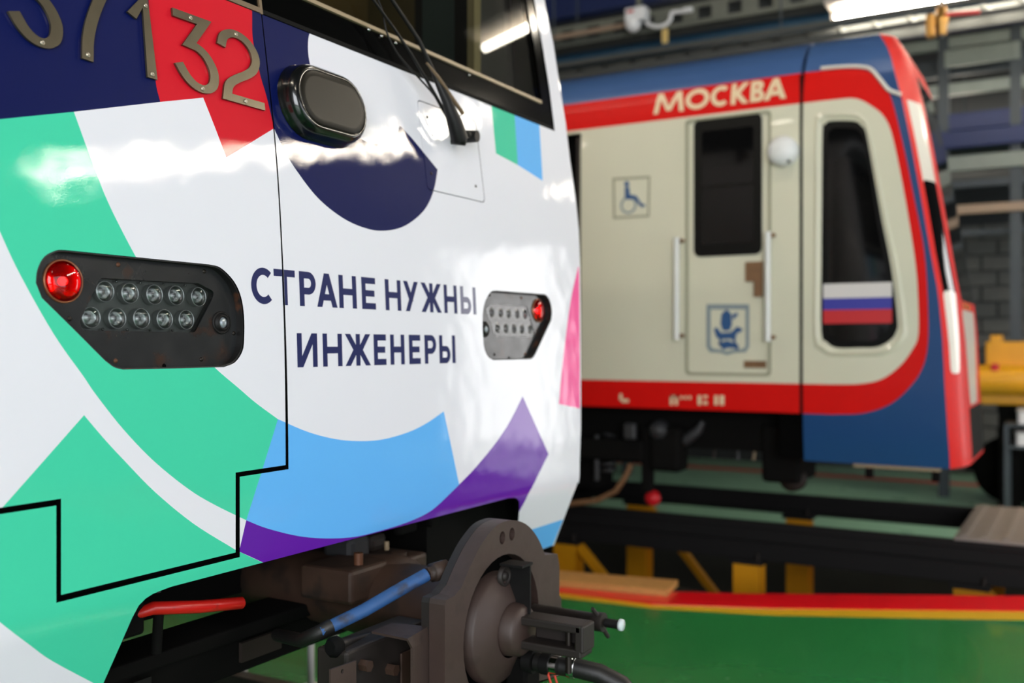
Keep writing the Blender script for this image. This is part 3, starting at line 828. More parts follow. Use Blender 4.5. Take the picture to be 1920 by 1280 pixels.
skin('trim_strip', [(US + .1, strip_z - .006), (uz(1015, 195)[0], strip_z - .006), (uz(1015, 195)[0], strip_z + .006), (US + .1, strip_z + .006)], [], [], 'trim_beige', F, FN, [], VK, .008, wf, offs=.004)
skin('centre_post', [(US - .006, ZW), (US + .004, ZW), (US + .004, 3.2), (US - .006, 3.2)], [], [], 'wiper_brown', F, FN, [], VK, .006, wf, offs=.002)
for p in ((692, 55), (716, 67), (742, 80), (880, 140)):
    u, z = uz(*p); MB().lathe([(.0001, .004), (.004, .003), (.006, 0)], F(u, z), FN(u, z), 8).build('screw', 'chrome', wf)

# wiper with its hose
def pth(l, off): return [pz(x, y, o_ if True else off) for (x, y), o_ in zip(l, off if isinstance(off, list) else [off] * len(l))]
wip = MB().tube(pth([(862, 262), (852, 228), (838, 190), (815, 140)], [.075, .085, .085, .075]), [.030, .026, .017, .010], 10).build('wiper', 'wiper_black', car1, label='black wiper arms on a stubby pivot')
c = pz(858, 256, .0); MB().tube([c + Vector((0, .01, 0)), c + Vector((0.01, -.075, -.005))], [.024, .02], 14).build('pivot', 'wiper_black', wip)
c = pz(858, 262, .07); MB().lathe([(.0001, .03), (.016, .028), (.018, -.02), (.0001, -.022)], c, (0.4, -1, -.2), 8).build('pivot_nut', 'wiper_black', wip)
c = pz(876, 252, .06); MB().lathe([(.0001, .014), (.010, .012), (.012, -.012), (.0001, -.013)], c, (1, -.4, 0), 8).build('pivot_nut', 'wiper_black', wip)
MB().tube(pth([(815, 140), (785, 75), (755, 30), (718, -25), (640, -140)], .06), [.008, .007, .0065, .006, .006], 8).build('wiper_rod', 'wiper_black', wip)
MB().tube(pth([(868, 213), (845, 180), (822, 145), (800, 118)], .092), [.007, .007, .006, .004], 8).build('wiper_highlight', 'wiper_brown', wip, label='brown strip painted as the highlight on the arm')  # highlight along the arm, put in as a brown strip
MB().tube(pth([(858, 250), (828, 200), (800, 150), (770, 100), (740, 55), (700, 0), (650, -70)], .055), [.007, .006, .005, .005, .0045, .0045, .0045], 8).build('wiper_rod', 'wiper_black', wip)
MB().tube([pz(*p, .04) for p in spline([(848, 245), (838, 222), (815, 180), (780, 140), (745, 100), (725, 60), (715, 15), (690, -40)], 4)], .0032, 8).build('wiper_hose', 'wiper_black', wip)

# car body behind the front: side walls, roof and floor as one shell, cab interior
half = [(1.35, .92), (1.35, 1.3)] + [(x, z) for x, z in right[::-1]][2:] + [(right[0][0] - .07, 3.25), (1.0, 3.42), (.7, 3.53), (.35, 3.58)]
sec = half + [(0, 3.59)] + [(-x, z) for x, z in half[::-1]]
seci = [(x * .95, z - .06 if z > 3 else (z + .05 if z < 1 else z)) for x, z in sec]
MB().prism([sec, seci], (0, 0, 0), (1, 0, 0), (0, 0, 1), -9.0, -.34).build('body_shell', 'wrap_white', car1, label='white car body behind the front')
for sg in (-1, 1):
    b = MB(); n = len(rightside); ring_e = [(sg * x, z) for x, z in rightside]
    vs = [F(x, z) for x, z in ring_e] + [Vector((x + sg * .004, .36, z)) for x, z in ring_e]
    b.add(vs, [((i, i + 1, n + i + 1, n + i) if sg < 0 else (i, n + i, n + i + 1, i + 1)) for i in range(n - 1)], True)
    o = b.build('corner_fairing', 'wrap_white', car1); m_ = o.modifiers.new('s', 'SOLIDIFY'); m_.thickness = .012
MB().box2((-1.15, .22, ZW - .04), (1.15, .6, ZW)).build('dashboard', 'cab_dark', car1)
for pa_, pb_, m in ((1030, 978, 'cab_dark'), (978, 908, 'cab_beige'), (908, 886, 'cab_light'), (886, 862, 'cab_dark'), (862, 802, 'cab_teal'), (802, 788, 'cab_dark'), (788, 700, 'cab_olive'), (700, 520, 'cab_beige')):
    ya_ = max(.36, at('x', 1.14, pa_, 60).y); yb_ = at('x', 1.14, pb_, 60).y
    if yb_ > ya_: MB().box2((1.10, ya_, 1.3), (1.15, yb_, 3.2)).build('cab_wall_panel', m, car1)
bk = MB().box2((-1.2, 1.35, 1.0), (1.2, 1.4, 3.45)).build('cab_bulkhead', 'cab_dark', car1)
for x0, x1, m in ((-.9, -.45, 'cab_beige'), (-.3, .12, 'cab_teal'), (.2, .42, 'cab_beige'), (.5, .62, 'cab_beige'), (.75, 1.1, 'cab_beige'), (-.05, .05, 'cab_dark')):
    MB().box2((x0, 1.30, 1.6), (x1, 1.348, 3.4)).build('bulkhead_panel', m, bk)
MB().box2((.40, .9, 1.75), (.62, 1.1, 2.35)).build('driver_seat', 'cab_dark', car1, bevel=.05)
MB().box2((.46, .5, 2.20), (.50, .56, 2.27)).build('cab_knob', 'handle_red', car1, bevel=.01)
MB().cyl((.25, .8, 1.9), (.25, .8, 3.4), .03, n=10).build('cab_pole', 'gantry_grey', car1)

# ------------------------------------------------------------------ under the wrapped car: coupler and gear
Yp = lambda y, px, py: at('y', y, px, py)
CPY = -.36
coup_px = [(834, 1300), (834, 1135), (836, 1125), (852, 1117), (866, 1100), (874, 1080), (885, 1055), (900, 1025), (917, 1000), (930, 986), (945, 978), (960, 975),
           (980, 979), (997, 992), (1012, 1015), (1022, 1040), (1045, 1038), (1049, 1060), (1049, 1115), (1052, 1120), (1054, 1150), (1054, 1265), (960, 1290)]
pl = [(p.x, p.z) for p in (Yp(CPY, *q) for q in coup_px)]
pl = pl[:4] + spline(pl[4:16], 4) + pl[16:]
hc0 = Yp(CPY, 944, 1178); HX, HZ = hc0.x, hc0.z
circ = lambda cx, cz, rx, rz, n=28: [(cx + rx * math.cos(2 * PI * i / n), cz + rz * math.sin(2 * PI * i / n)) for i in range(n)]
h1 = Yp(CPY, 942, 1008); h2 = Yp(CPY, 960, 1001)
holes = [circ(h1.x, h1.z, .016, .019, 14), circ(h2.x, h2.z, .016, .019, 14)]
REC = .212
EX = (1, 0, 0); EZ = (0, 0, 1)
coup = MB().prism([pl[::-1], circ(HX, HZ, REC, REC, 40)] + holes, (0, CPY, 0), EX, EZ, -.05, 0).build('coupler', 'coupler_paint', car1, bevel=.004, label='brown cast coupler head with round face plate')
MB().prism([[(x, z) for x, z in pl[::-1]]], (0, CPY, 0), EX, EZ, -.075, -.051).build('coupler_back', 'coupler_dark', coup)
MB().lathe([(.160, -.05), (.158, -.010), (.151, -.003), (.085, .028), (.078, .028)], (HX, CPY, HZ), (0, -1, 0), 48).build('hub', 'coupler_paint', coup, label='round brown hub cone')
MB().lathe([(.158, -.042), (.213, -.040)], (HX, CPY, HZ), (0, -1, 0), 40).build('hub_groove_shade', 'gap_black', coup)  # black ring puts in the shade of the hub recess
MB().lathe([(.078, .01), (.073, .055), (.064, .066), (.0001, .070)], (HX + .012, CPY, HZ), (0, -1, 0), 36).build('hub_boss', 'coupler_paint', coup)
b = MB()
for dz in (-.034, .034):
    b.box2((HX - .015, CPY - .05, HZ + dz - .012), (HX + .06, CPY - .255, HZ + dz + .012))
b.box2((HX - .015, CPY - .235, HZ - .03), (HX + .06, CPY - .262, HZ + .045))
b.box2((HX + .045, CPY - .08, HZ - .03), (HX + .06, CPY - .24, HZ + .03))
b.build('hook', 'coupler_dark', coup, bevel=.005)
MB().cyl((HX + .02, CPY - .20, HZ - .1), (HX + .02, CPY - .20, HZ + .03), .009, n=10).build('pin', 'bolt_dark', coup)
q0 = Yp(CPY - .03, 968, 1056); q1 = Yp(CPY - .03, 968, 1153)
MB().box2((q0.x, CPY - .004, q0.z), (q0.x + .007, CPY - .075, q1.z)).box2((q0.x - .05, CPY - .004, q0.z), (q0.x + .012, CPY - .078, q0.z + .007)).build('bracket', 'bracket_black', coup)
rg = Yp(CPY - .01, 948, 1080); MB().lathe([(.030, 0), (.029, .012), (.022, .013), (.021, .004), (.012, .004), (.0115, .014), (.0001, .014)], (rg.x, CPY, rg.z), (0, -1, 0), 20).build('guide_ring', 'coupler_dark', coup)
r0 = Yp(CPY, 1000, 1146)
rod = MB().tube([(r0.x, CPY, r0.z), (r0.x, CPY - .20, r0.z), (r0.x, CPY - .201, r0.z), (r0.x, CPY - .235, r0.z)], [.024, .023, .028, .028], 16).build('rod', 'coupler_dark', coup)
MB().tube([(r0.x, CPY - .24, r0.z), (r0.x, CPY - .285, r0.z)], .013, 12).build('rod_tip', 'bracket_black', coup)
MB().lathe([(.0001, .012), (.016, .011), (.0175, .006), (.0175, 0), (.0001, -.001)], (r0.x, CPY - .285, r0.z), (0, -1, 0), 20).build('end_cap', 'cap_white', coup, label='whitish round end cap')
MB().tube([(r0.x - .035, CPY - .215, r0.z + .045), (r0.x, CPY - .222, r0.z + .01), (r0.x, CPY - .226, r0.z - .01), (r0.x + .03, CPY - .235, r0.z - .05)], [.006, .008, .008, .006], 8).build('wing_screw', 'coupler_dark', coup)
# hose and fittings in front of the plate
ha = Yp(CPY - .10, 1020, 1243)
for i, (dy, r_, m) in enumerate(((0, .034, 'bracket_black'), (.035, .027, 'hose_black'), (.055, .031, 'bracket_black'), (.078, .027, 'chrome'), (.088, .026, 'hose_black'))):
    MB().cyl((ha.x, CPY - .04 - dy, ha.z), (ha.x, CPY - .04 - dy - .03, ha.z), r_, n=16).build('hose_fitting', m, coup)
hp = [Vector((ha.x, CPY - .15, ha.z)), Vector((ha.x + .01, CPY - .20, ha.z)), Vector((ha.x + .03, CPY - .26, ha.z - .012)), Vector((ha.x + .05, CPY - .32, ha.z - .04)), Vector((ha.x + .06, CPY - .37, ha.z - .09)), Vector((ha.x + .05, CPY - .38, ha.z - .18)), Vector((ha.x, CPY - .30, ha.z - .3)), Vector((ha.x - .05, CPY - .1, ha.z - .36))]
MB().tube(hp, [.026, .027, .028, .028, .028, .028, .028, .028], 16).build('air_hose', 'hose_black', coup)
MB().lathe([(.031, -.008), (.032, 0), (.031, .012), (.027, .012)], (ha.x + .008, CPY - .185, ha.z), (0.15, -1, -.05), 18).build('hose_clamp', 'chrome', coup)
for dx in (-.02, .012):
    MB().tube([(ha.x + dx, CPY - .12, ha.z - .01), (ha.x + dx + .004, CPY - .135, ha.z - .06), (ha.x + dx + .01, CPY - .14, ha.z - .16)], .0035, 6).build('wire', 'wire_red', coup)
lb = Yp(CPY - .02, 985, 1262)
MB().box2((lb.x - .05, CPY + .02, lb.z - .4), (lb.x + .04, CPY - .05, lb.z + .06)).build('lower_block', 'underframe_black', coup, bevel=.01)
# shank and draft gear
SX = HX
MB().tube([(SX - .03, CPY + .06, HZ + .02), (SX - .03, CPY + .2, HZ + .03), (SX - .02, .35, HZ + .05), (SX - .02, .9, HZ + .06)], [.16, .125, .11, .11], 20).build('shank', 'casting_brown', coup)
MB().box2((SX - .20, CPY + .07, HZ - .25), (SX + .2, CPY + .12, HZ + .04)).build('rear_plate', 'coupler_dark', coup, bevel=.01)

gear = thing  # (parts below hang on the car)
MB().box2((-1.1, .42, .835), (1.1, 4.0, .94)).build('underframe', 'underframe_black', car1)
zm = Yp(.55, 392, 1128).z
MB().box2((-.62, .55, zm), (.95, 2.4, .90)).build('underframe_box', 'underframe_black', car1)
MB().box2((.45, .14, .52), (1.06, .5, .9)).build('underframe_box', 'underframe_black', car1)
# cross beam behind the legs
ca = Yp(.30, 215, 1216); cb = Yp(.30, 640, 1118); cc = Yp(.30, 640, 1196)
zt_ = (Yp(.44, 300, 1183).z + Yp(.44, 390, 1150).z) / 2; zb_ = (Yp(.30, 400, 1279).z + Yp(.30, 640, 1190).z) / 2
b = MB().box2((-1.15, .30, zb_), (.95, .42, zt_ - .04)).box2((-1.15, .27, zt_ - .04), (.95, .44, zt_))
xb = b.build('cross_beam', 'underframe_black', car1, bevel=.006)
MB().box2((Yp(.26, 250, 1240).x, .262, zb_ + .02), (Yp(.26, 285, 1240).x, .275, zt_ - .05)).build('beam_lug', 'bracket_black', xb)
pp = Yp(.26, 490, 1210); MB().box((pp.x, .262, pp.z), (.16, .012, .055)).build('beam_plate', 'underframe_brown', xb)
# red uncoupling handle
ra = Yp(.16, 285, 1140); rb = Yp(.16, 455, 1129)
hd = MB().tube([ra + Vector((-.04, .02, -.01)), ra, ra * .5 + rb * .5 + Vector((0, 0, -.004)), rb + Vector((-.006, 0, 0)), rb], [.012, .0165, .0165, .0165, .011], 16).build('release_handle', 'handle_red', car1, label='red uncoupling handle with worn paint')
MB().tube([ra + Vector((.03, .01, 0)), ra + Vector((.03, .02, -.12))], .013, 10).build('handle_post', 'underframe_black', hd)
MB().box(ra + Vector((-.05, .03, -.01)), (.07, .05, .10)).build('handle_bracket', 'underframe_black', hd, bevel=.01)
MB().box(ra + Vector((.03, .02, .06)), (.012, .02, .06)).build('handle_hanger', 'underframe_grey', hd)
# draft gear castings
dg0 = Yp(.10, 660, 1085)
b1_ = MB().box((dg0.x, .12, dg0.z), (.20, .20, .10)).build('draft_casting', 'casting_brown', car1, bevel=.012)
MB().box(Yp(.14, 715, 1058), (.26, .18, .055)).build('draft_cap', 'casting_brown', b1_, bevel=.012)
MB().cyl(Yp(.06, 672, 1058), Yp(.06, 672, 1058) + Vector((0, 0, .035)), .015, n=6).build('bolt', 'rust_bolt', b1_)
MB().cyl(Yp(.08, 748, 1046), Yp(.08, 748, 1046) + Vector((0, 0, .02)), .025, n=12).build('bolt', 'casting_brown', b1_)
s0 = Yp(.02, 745, 1100); MB().lathe([(.0001, .09), (.05, .08), (.085, .05), (.10, 0), (.10, -.14)], s0, (0, -1, .1), 24).build('spring_cap', 'casting_brown', b1_)
MB().box(Yp(.22, 650, 1030), (.10, .12, .10)).build('gear_box', 'underframe_grey', car1, bevel=.02)
MB().box(Yp(.22, 700, 1015), (.09, .05, .06)).build('gear_box', 'underframe_brown', car1, bevel=.02)
c = Yp(.15, 725, 1025); MB().cyl(c - Vector((0, 0, .01)), c + Vector((0, 0, .018)), .008, n=10).build('plug', 'trim_beige', car1)
MB().box(Yp(.12, 760, 985), (.10, .03, .05)).build('hanger_bracket', 'underframe_black', car1, bevel=.01)
MB().box(Yp(.12, 810, 970), (.05, .03, .06)).build('hanger_bracket', 'underframe_black', car1, bevel=.01)
# blue air pipe with a brown union
b0 = Yp(-.10, 600, 1184); b1 = Yp(-.24, 800, 1077); b2 = Yp(-.26, 835, 1066); b3 = Yp(-.29, 885, 1056)
pb = MB().tube([b0, (b0 * .6 + b1 * .4) + Vector((0, 0, -.006)), (b0 * .3 + b1 * .7) + Vector((0, 0, -.002)), b1], [.017, .018, .0185, .0185], 14).build('air_pipe', 'pipe_blue', car1, label='blue painted air pipe')
MB().tube([b0 + (b1 - b0) * .10, b0, Yp(-.04, 565, 1200), Yp(.2, 520, 1190)], [.0195, .0190, .0185, .018], 12).build('pipe_shade_end', 'hose_black', pb)  # black tube puts in the shade on the blue pipe's left end
MB().tube([b1, b1 * .7 + b2 * .3, b1 * .69 + b2 * .31, b2, b2 * .95 + b3 * .05, b3], [.021, .021, .029, .029, .022, .022], 6).build('pipe_union', 'casting_brown', pb)
# left bracket with bolts
BZ = Yp(-.27, 760, 1180).z
q = [at('z', BZ, *p) for p in ((697, 1183), (735, 1167), (803, 1174), (764, 1197))]
q = [(p.x, p.y) for p in q]
b = MB().prism([q[::-1]], (0, 0, BZ), (1, 0, 0), (0, 1, 0), -.006, 0)
lbk = b.build('connector_bracket', 'coupler_paint', car1, label='bent brown bracket plate with bolts')
e0 = at('z', BZ, 803, 1174); e1 = at('z', BZ, 764, 1197)
b = MB(); dv = Vector((.012, 0, 0))
b.add([e0, e1, e1 + Vector((.022, -.0, -.03)), e0 + Vector((.022, 0, -.03)), e1 + Vector((.022, 0, -.30)), e0 + Vector((.022, 0, -.30))], [(0, 1, 2, 3), (3, 2, 4, 5)])
o = b.build('bracket_side', 'coupler_paint', lbk); m_ = o.modifiers.new('s', 'SOLIDIFY'); m_.thickness = .006
c0 = Yp(-.20, 640, 1212); c1 = Yp(-.20, 800, 1330)
blk_ = MB().box2((c0.x + .02, -.20, c0.z - .02), (c1.x, -.10, c1.z)).build('connector_box', 'coupler_dark', lbk, bevel=.008)
MB().box2((Yp(-.21, 752, 1240).x, -.212, Yp(-.21, 752, 1225).z), (Yp(-.21, 806, 1240).x, -.205, c1.z)).build('cover_plate', 'casting_brown', lbk, bevel=.003)
for px, py in ((681, 1246), (731, 1254), (782, 1262)):
    c = Yp(-.205, px, py); MB().tube([c + Vector((0, .005, 0)), c + Vector((0, -.022, 0))], .0155, 6, smooth=False).build('bolt', 'casting_brown', lbk)
c0 = Yp(-.24, 620, 1255); c1 = Yp(-.24, 668, 1238); c2 = Yp(-.24, 668, 1310)
hl = Yp(-.24, 642, 1258)
MB().prism([[(c0.x, c0.z), (c0.x, c2.z), (c2.x, c2.z), (c1.x, c1.z)], circ(hl.x, hl.z, .006, .006, 8)], (0, -.24, 0), EX, EZ, -.005, 0).build('side_plate', 'coupler_paint', lbk)
# dark cable with a frayed plug
k0 = Yp(-.16, 628, 1212); k1 = Yp(-.14, 690, 1195); k2 = Yp(-.12, 770, 1160)
cbl = MB().tube([k0 + Vector((.012, 0, 0)), k1, k1 * .5 + k2 * .5 + Vector((0, 0, -.008)), k2], [.013, .014, .013, .013], 10).build('cable', 'hose_black', car1)
MB().tube([k0 + Vector((-.02, 0, .002)), k0 + Vector((-.008, 0, 0)), k0 + Vector((.010, 0, 0)), k0 + Vector((.022, 0, 0))], [.018, .027, .026, .016], 9).build('cable_plug', 'black_rubber', cbl)
MB().tube([Yp(-.1, 690, 1200), Yp(-.06, 790, 1125), Yp(-.0, 840, 1110)], .010, 8).build('cable', 'underframe_brown', car1)
# light posts on the floor on the far side of the car
for px in (458, 583, 628):
    p = at('z', FZ, px, 1290 if px < 600 else 1250)
    t = thing('floor_post', 'thin light grey post standing on the green floor under the car' , 'post', (p.x, p.y, FZ), 'thin posts seen below the wrapped car')
    MB().cyl((p.x, p.y, FZ + .01), (p.x, p.y, FZ + .34), .016, n=10).build('tube', 'post_grey', t)
    MB().cyl((p.x, p.y, FZ), (p.x, p.y, FZ + .012), .05, n=14).build('foot', 'post_grey', t)
    MB().lathe([(.018, 0), (.018, .01), (.0001, .02)], (p.x, p.y, FZ + .34), (0, 0, 1), 10).build('cap', 'post_grey', t)

# ------------------------------------------------------------------ the second car
X2 = 4.535
PR = [(.5, .05), (.8, .012), (1.1, 0), (2.9, 0), (3.1, .012), (3.2, .03), (3.3, .065), (3.4, .125), (3.48, .21), (3.54, .32), (3.585, .46), (3.62, .66), (3.64, .9), (3.65, 1.35)]
def xs(z):
    for (z0, a), (z1, b_) in zip(PR, PR[1:]):
        if z <= z1: return X2 + a + (b_ - a) * max(0, z - z0) / (z1 - z0)
    return X2 + PR[-1][1]
def xsl(z): return (xs(z + .01) - xs(z - .01)) / .02
def G(s, z): return Vector((xs(z), -s, z))
def GN(s, z): return Vector((-1, 0, xsl(z))).normalized()
def sz(px, py):
    d = ray(px, py); z = 2.0
    for _ in range(30):
        t = (xs(z) - CAM.x) / d.x; z = z * .4 + .6 * min(3.649, CAM.z + t * d.z)
    return (-(CAM.y + t * d.y), z)
def Q(l): return [sz(*p) for p in l]
VK2 = [.55, .8, 1.1, 2.9, 3.0] + [3.1 + .025 * i for i in range(22)]
car2 = thing('metro_car', 'red, blue and grey-white metro car lettered МОСКВА, seen from its cab door side', 'train car', (T2X, 2, RT))
ZRB, ZWB, ZRU, ZRT_ = .930, 1.133, 3.052, 3.272
sseam = sz(1502, 500)[0]
sL = -9.0
dl = [sz(1285, 500)[0], sz(1446, 500)[0]]; dz0 = sz(1365, 704)[1]; dz1 = 3.03
door_hole = rrect(dl[0], dz0, dl[1], dz1, .03)
pas0, pas1 = sz(1030, 500)[0], sz(1089, 500)[0]
P2 = [([(sL, ZRU), (5, ZRU), (5, ZRT_), (sL, ZRT_)], 'car_red'), ([(sL, ZRT_), (5, ZRT_), (5, 3.66), (sL, 3.66)], 'car_blue'), ([(sL, .5), (5, .5), (5, ZWB), (sL, ZWB)], 'car_red')]
pas = rrect(pas0 - .6, 1.16, pas1, 3.03, .02)
skin('side_panel', [(sL, ZRB), (sseam - .012, ZRB), (sseam - .012, 3.649), (sL, 3.649)], [door_hole, pas], P2, 'car_grey_white', G, GN, [], VK2, .03, car2, 'saloon side with red bands')
# cab module
nose_px = [(1668, 92), (1674, 120), (1690, 181), (1706, 257), (1729, 381), (1746, 480), (1758.5, 546), (1767, 632), (1772, 735), (1781, 862)]
nose = Q(nose_px); nose.sort(key=lambda p: -p[1])
def sn(z):
    if z >= nose[0][1]: return nose[0][0] - (z - nose[0][1]) * .6
    for (s1, z1), (s0, z0) in zip(nose, nose[1:]):
        if z >= z0: return s0 + (s1 - s0) * (z - z0) / (z1 - z0)
    return nose[-1][0]
zl = [.605 + (3.649 - .605) * i / 26 for i in range(27)]
cab = [(sseam + .012, .605)] + [(sn(z), z) for z in zl] + [(sseam + .012, 3.649)]
rin = Q([(1604.7, 184.7), (1637.5, 201), (1659, 221), (1673.6, 257), (1693, 349), (1709.7, 447), (1717, 500), (1720.6, 546), (1722, 625), (1710, 656), (1686, 687), (1652, 711), (1610.6, 719.5)])
rou = Q([(1617.5, 774.5), (1665.6, 759), (1700, 731.6), (1727.5, 694), (1739.5, 645.6), (1739.5, 563), (1732.7, 470), (1716, 381.5), (1693, 270), (1671, 184), (1655, 163), (1640, 143), (1625, 132), (1600, 129)])
cw = [(sseam, ZWB)] + spline([(sseam, ZRU), (rin[0][0] - .15, ZRU - .002)] + rin + [(rin[-1][0] - .18, ZWB)], 4)
rp_ = [(sseam, ZRB)] + spline([(rou[0][0] - .2, ZRB)] + rou + [(rou[-1][0] - .12, ZRT_ - .006)], 4) + [(sseam, ZRT_)]
hl_ = Q([(1560, 129), (1615, 124), (1640, 131), (1658, 150), (1672, 168), (1690, 175), (1690, 183), (1671, 181), (1650, 158), (1634, 137), (1612, 129)])
win2 = spline(Q([(1540.7, 246), (1545.6, 232), (1557, 225.7), (1600, 225.7), (1614.5, 234), (1624, 250), (1637.5, 322), (1654, 414), (1671, 500), (1683, 597), (1681, 621.6), (1669, 638.8), (1645, 651), (1610, 652.5), (1568, 652.5), (1549, 642), (1538.4, 622), (1538.6, 500), (1539.5, 380)]), 4, True)
skin('cab_side', cab, [win2], [([(sseam, 3.2), (5, 3.2), (5, 3.66), (sseam, 3.66)], 'car_blue'), (rp_, 'car_red'), (cw, 'car_grey_white')], 'car_skirt_blue', G, GN, [], VK2, .03, car2, 'cab side with red loop and blue corner')
# white tube that paints in the highlight round the roof shoulder
hl3 = [G(*p) + GN(*p) * .012 for p in spline(Q([(1540, 130), (1585, 126.5), (1615, 127), (1634, 132), (1652, 152), (1668, 170), (1690, 178)]), 4)]
MB().tube(hl3, .013, 8).build('roof_highlight', 'white_strip', car2)
cx_ = sum(p[0] for p in win2) / len(win2); cz_ = sum(p[1] for p in win2) / len(win2)
def scl(poly, ds, dz):
    sx_ = (max(p[0] for p in poly) - min(p[0] for p in poly)) / 2; sz_ = (max(p[1] for p in poly) - min(p[1] for p in poly)) / 2
    return [(cx_ + (p[0] - cx_) * (1 + ds / sx_), cz_ + (p[1] - cz_) * (1 + dz / sz_)) for p in poly]
wo = scl(win2, .055, .06); wi = scl(win2, -.003, -.003); wm = scl(win2, .030, .033)
SU = (0, -1, 0); SV = (0, 0, 1)
bz = MB()
for A_, B_, d0_, d1_ in ((wo, wm, .001, .014), (wm, wi, .014, -.012)):
    n = len(A_); vs = [Vector((X2 - d0_, -p[0], p[1])) for p in A_] + [Vector((X2 - d1_, -p[0], p[1])) for p in B_]
    bz.add(vs, [(i, (i + 1) % n, n + (i + 1) % n, n + i) for i in range(n)], True)
bz.build('window_surround', 'car_grey_white', car2)
cwn = MB().prism([wi], (X2, 0, 0), SU, SV, -.03, -.012).build('cab_window', 'car_window_frame', car2)
MB().prism([scl(win2, -.045, -.05)], (X2, 0, 0), SU, SV, -.012, -.008).build('pane', 'car_window', cwn)
fl = [sz(1543, 530.5), sz(1672, 606)]
f0 = (sz(1543, 570)[0], sz(1672, 570)[0]); zz = [sz(1605, y)[1] for y in (530.5, 558, 580, 606)]
for i, m in enumerate(('flag_white', 'flag_blue', 'flag_red')):
    MB().prism([[(f0[0], zz[i + 1]), (f0[1], zz[i + 1]), (f0[1], zz[i]), (f0[0], zz[i])]], (X2, 0, 0), SU, SV, -.008, -.006).build('flag_stripe', m, cwn, label='%s stripe of the flag sticker' % m[5:])
# cab interior glints: small lamp behind the pane
# nose
NX0, NX1 = X2, 2 * T2X - X2
def ny(x, z):
    a = min(1.0, (x - NX0) / .35); q = max(0, (x - T2X + .2) / (NX1 - T2X + .2))
    return -sn(z) - .09 * math.sin(a * PI / 2) + .45 * q * q
def H(x, z): return Vector((x + (xs(z) - X2) * max(0, 1 - abs(x - NX0) / .8), ny(x, z), z))
def HN(x, z):
    e = .004; a = H(min(x + e, NX1), z) - H(max(x - e, NX0), z); b_ = H(x, z + e) - H(x, z - e); n = a.cross(b_); return n.normalized()
def nz(px, py):
    d = ray(px, py); y = -1.1
    for _ in range(60):
        t = (y - CAM.y) / d.y; x = max(NX0 + .0, min(NX1, CAM.x + t * d.x)); z = CAM.z + t * d.z
        y = y * .7 + .3 * ny(x, min(3.6, max(.5, z)))
        t2 = t
    return (x, z)
def onX(x, px_y):   # height of a photo row on the nose at a given x
    d = ray(1770, px_y); t = (H(x, 2).x - CAM.x) / d.x; return CAM.z + t * d.z
zrow = lambda y: CAM.z + (HOR - y) / FPX * 6.45
NZt = 3.56
npl = []
def nb(x0, x1, y0, y1, x2=None, x3=None):  # quad: at upper row y0 from x0 to x1, at lower row y1 from x2 to x3
    x2 = x0 if x2 is None else x2; x3 = x1 if x3 is None else x3
    return [(NX0 + x2, zrow(y1)), (NX0 + x3, zrow(y1)), (NX0 + x1, zrow(y0)), (NX0 + x0, zrow(y0))]
npl.append((nb(.06, .24, 181, 342), 'white_strip'))
npl.append((rpoly(nb(.06, .24, 335, 555), .03), 'car_window'))
npl.append((rpoly(nb(.06, .24, 545, 700, .08, .2), .04), 'white_strip'))
npl.append((rpoly(nb(.38, 2.32, 110, 560), .1), 'car_window'))
npl.append((nb(.45, 1.0, 562, 576), 'orange_lamp'))
npl.append((rpoly(nb(.40, 1.15, 578, 765, .55, 1.0), .05), 'white_strip'))
npl.append((nb(.45, 2.3, 770, 870), 'black_rubber'))
skin('cab_front', [(NX0, .605), (NX1, .605), (NX1, NZt), (NX0, NZt)], [], npl, 'car_red', H, HN, [NX0 + .03 * i for i in range(1, 13)] + [NX0 + .45 + .12 * i for i in range(19)], [.605 + .1 * i for i in range(30)], .03, car2, 'red cab front with black windscreen')
# body core so that nothing shows through
MB().box2((X2 + .06, -.35, 1.0), (NX1 - .05, 9, 3.1)).build('body_core', 'gap_black', car2)
MB().box2((X2 + .5, -.35, 3.1), (NX1 - .5, 9, 3.5)).build('body_core', 'gap_black', car2)
MB().box2((X2 + .04, .05, .62), (X2 + .05, -.75, 1.0)).build('body_core', 'gap_black', car2)
fz = [(x, -s_, z) for x, s_, z in ()]
# far half of the roof and far side
b = MB(); n = len(PR); vs = []
for y in (-.4, 9):
    for z_, a in PR: vs.append((2 * T2X - X2 - a, y, z_))
b.add(vs, [(i, i + 1, n + i + 1, n + i) for i in range(n - 1)], True); b.build('far_side', 'car_blue', car2)
# seam trim
MB().box2((X2 + .015, -sseam - .012, .93), (X2 + .03, -sseam + .012, 3.25)).build('seam_strip', 'black_rubber', car2)
# МОСКВА
mx = [(1228, 1284), (1286, 1330), (1333, 1366), (1371, 1404), (1407, 1433), (1432, 1474)]
polys = []
for ch, (a, c) in zip('МОСКВА', mx):
    s0, s1 = sz(a, 185)[0], sz(c, 185)[0]
    skin('letter', None, [], [], 'car_cream_letter', G, GN, [], VK2, .001, car2, 'cream capital letter ' + ch, offs=.004,
         union=[[(s0 + q[0], 3.10 + q[1]) for q in p] for p in glyph(ch, s1 - s0, .155, .034)])
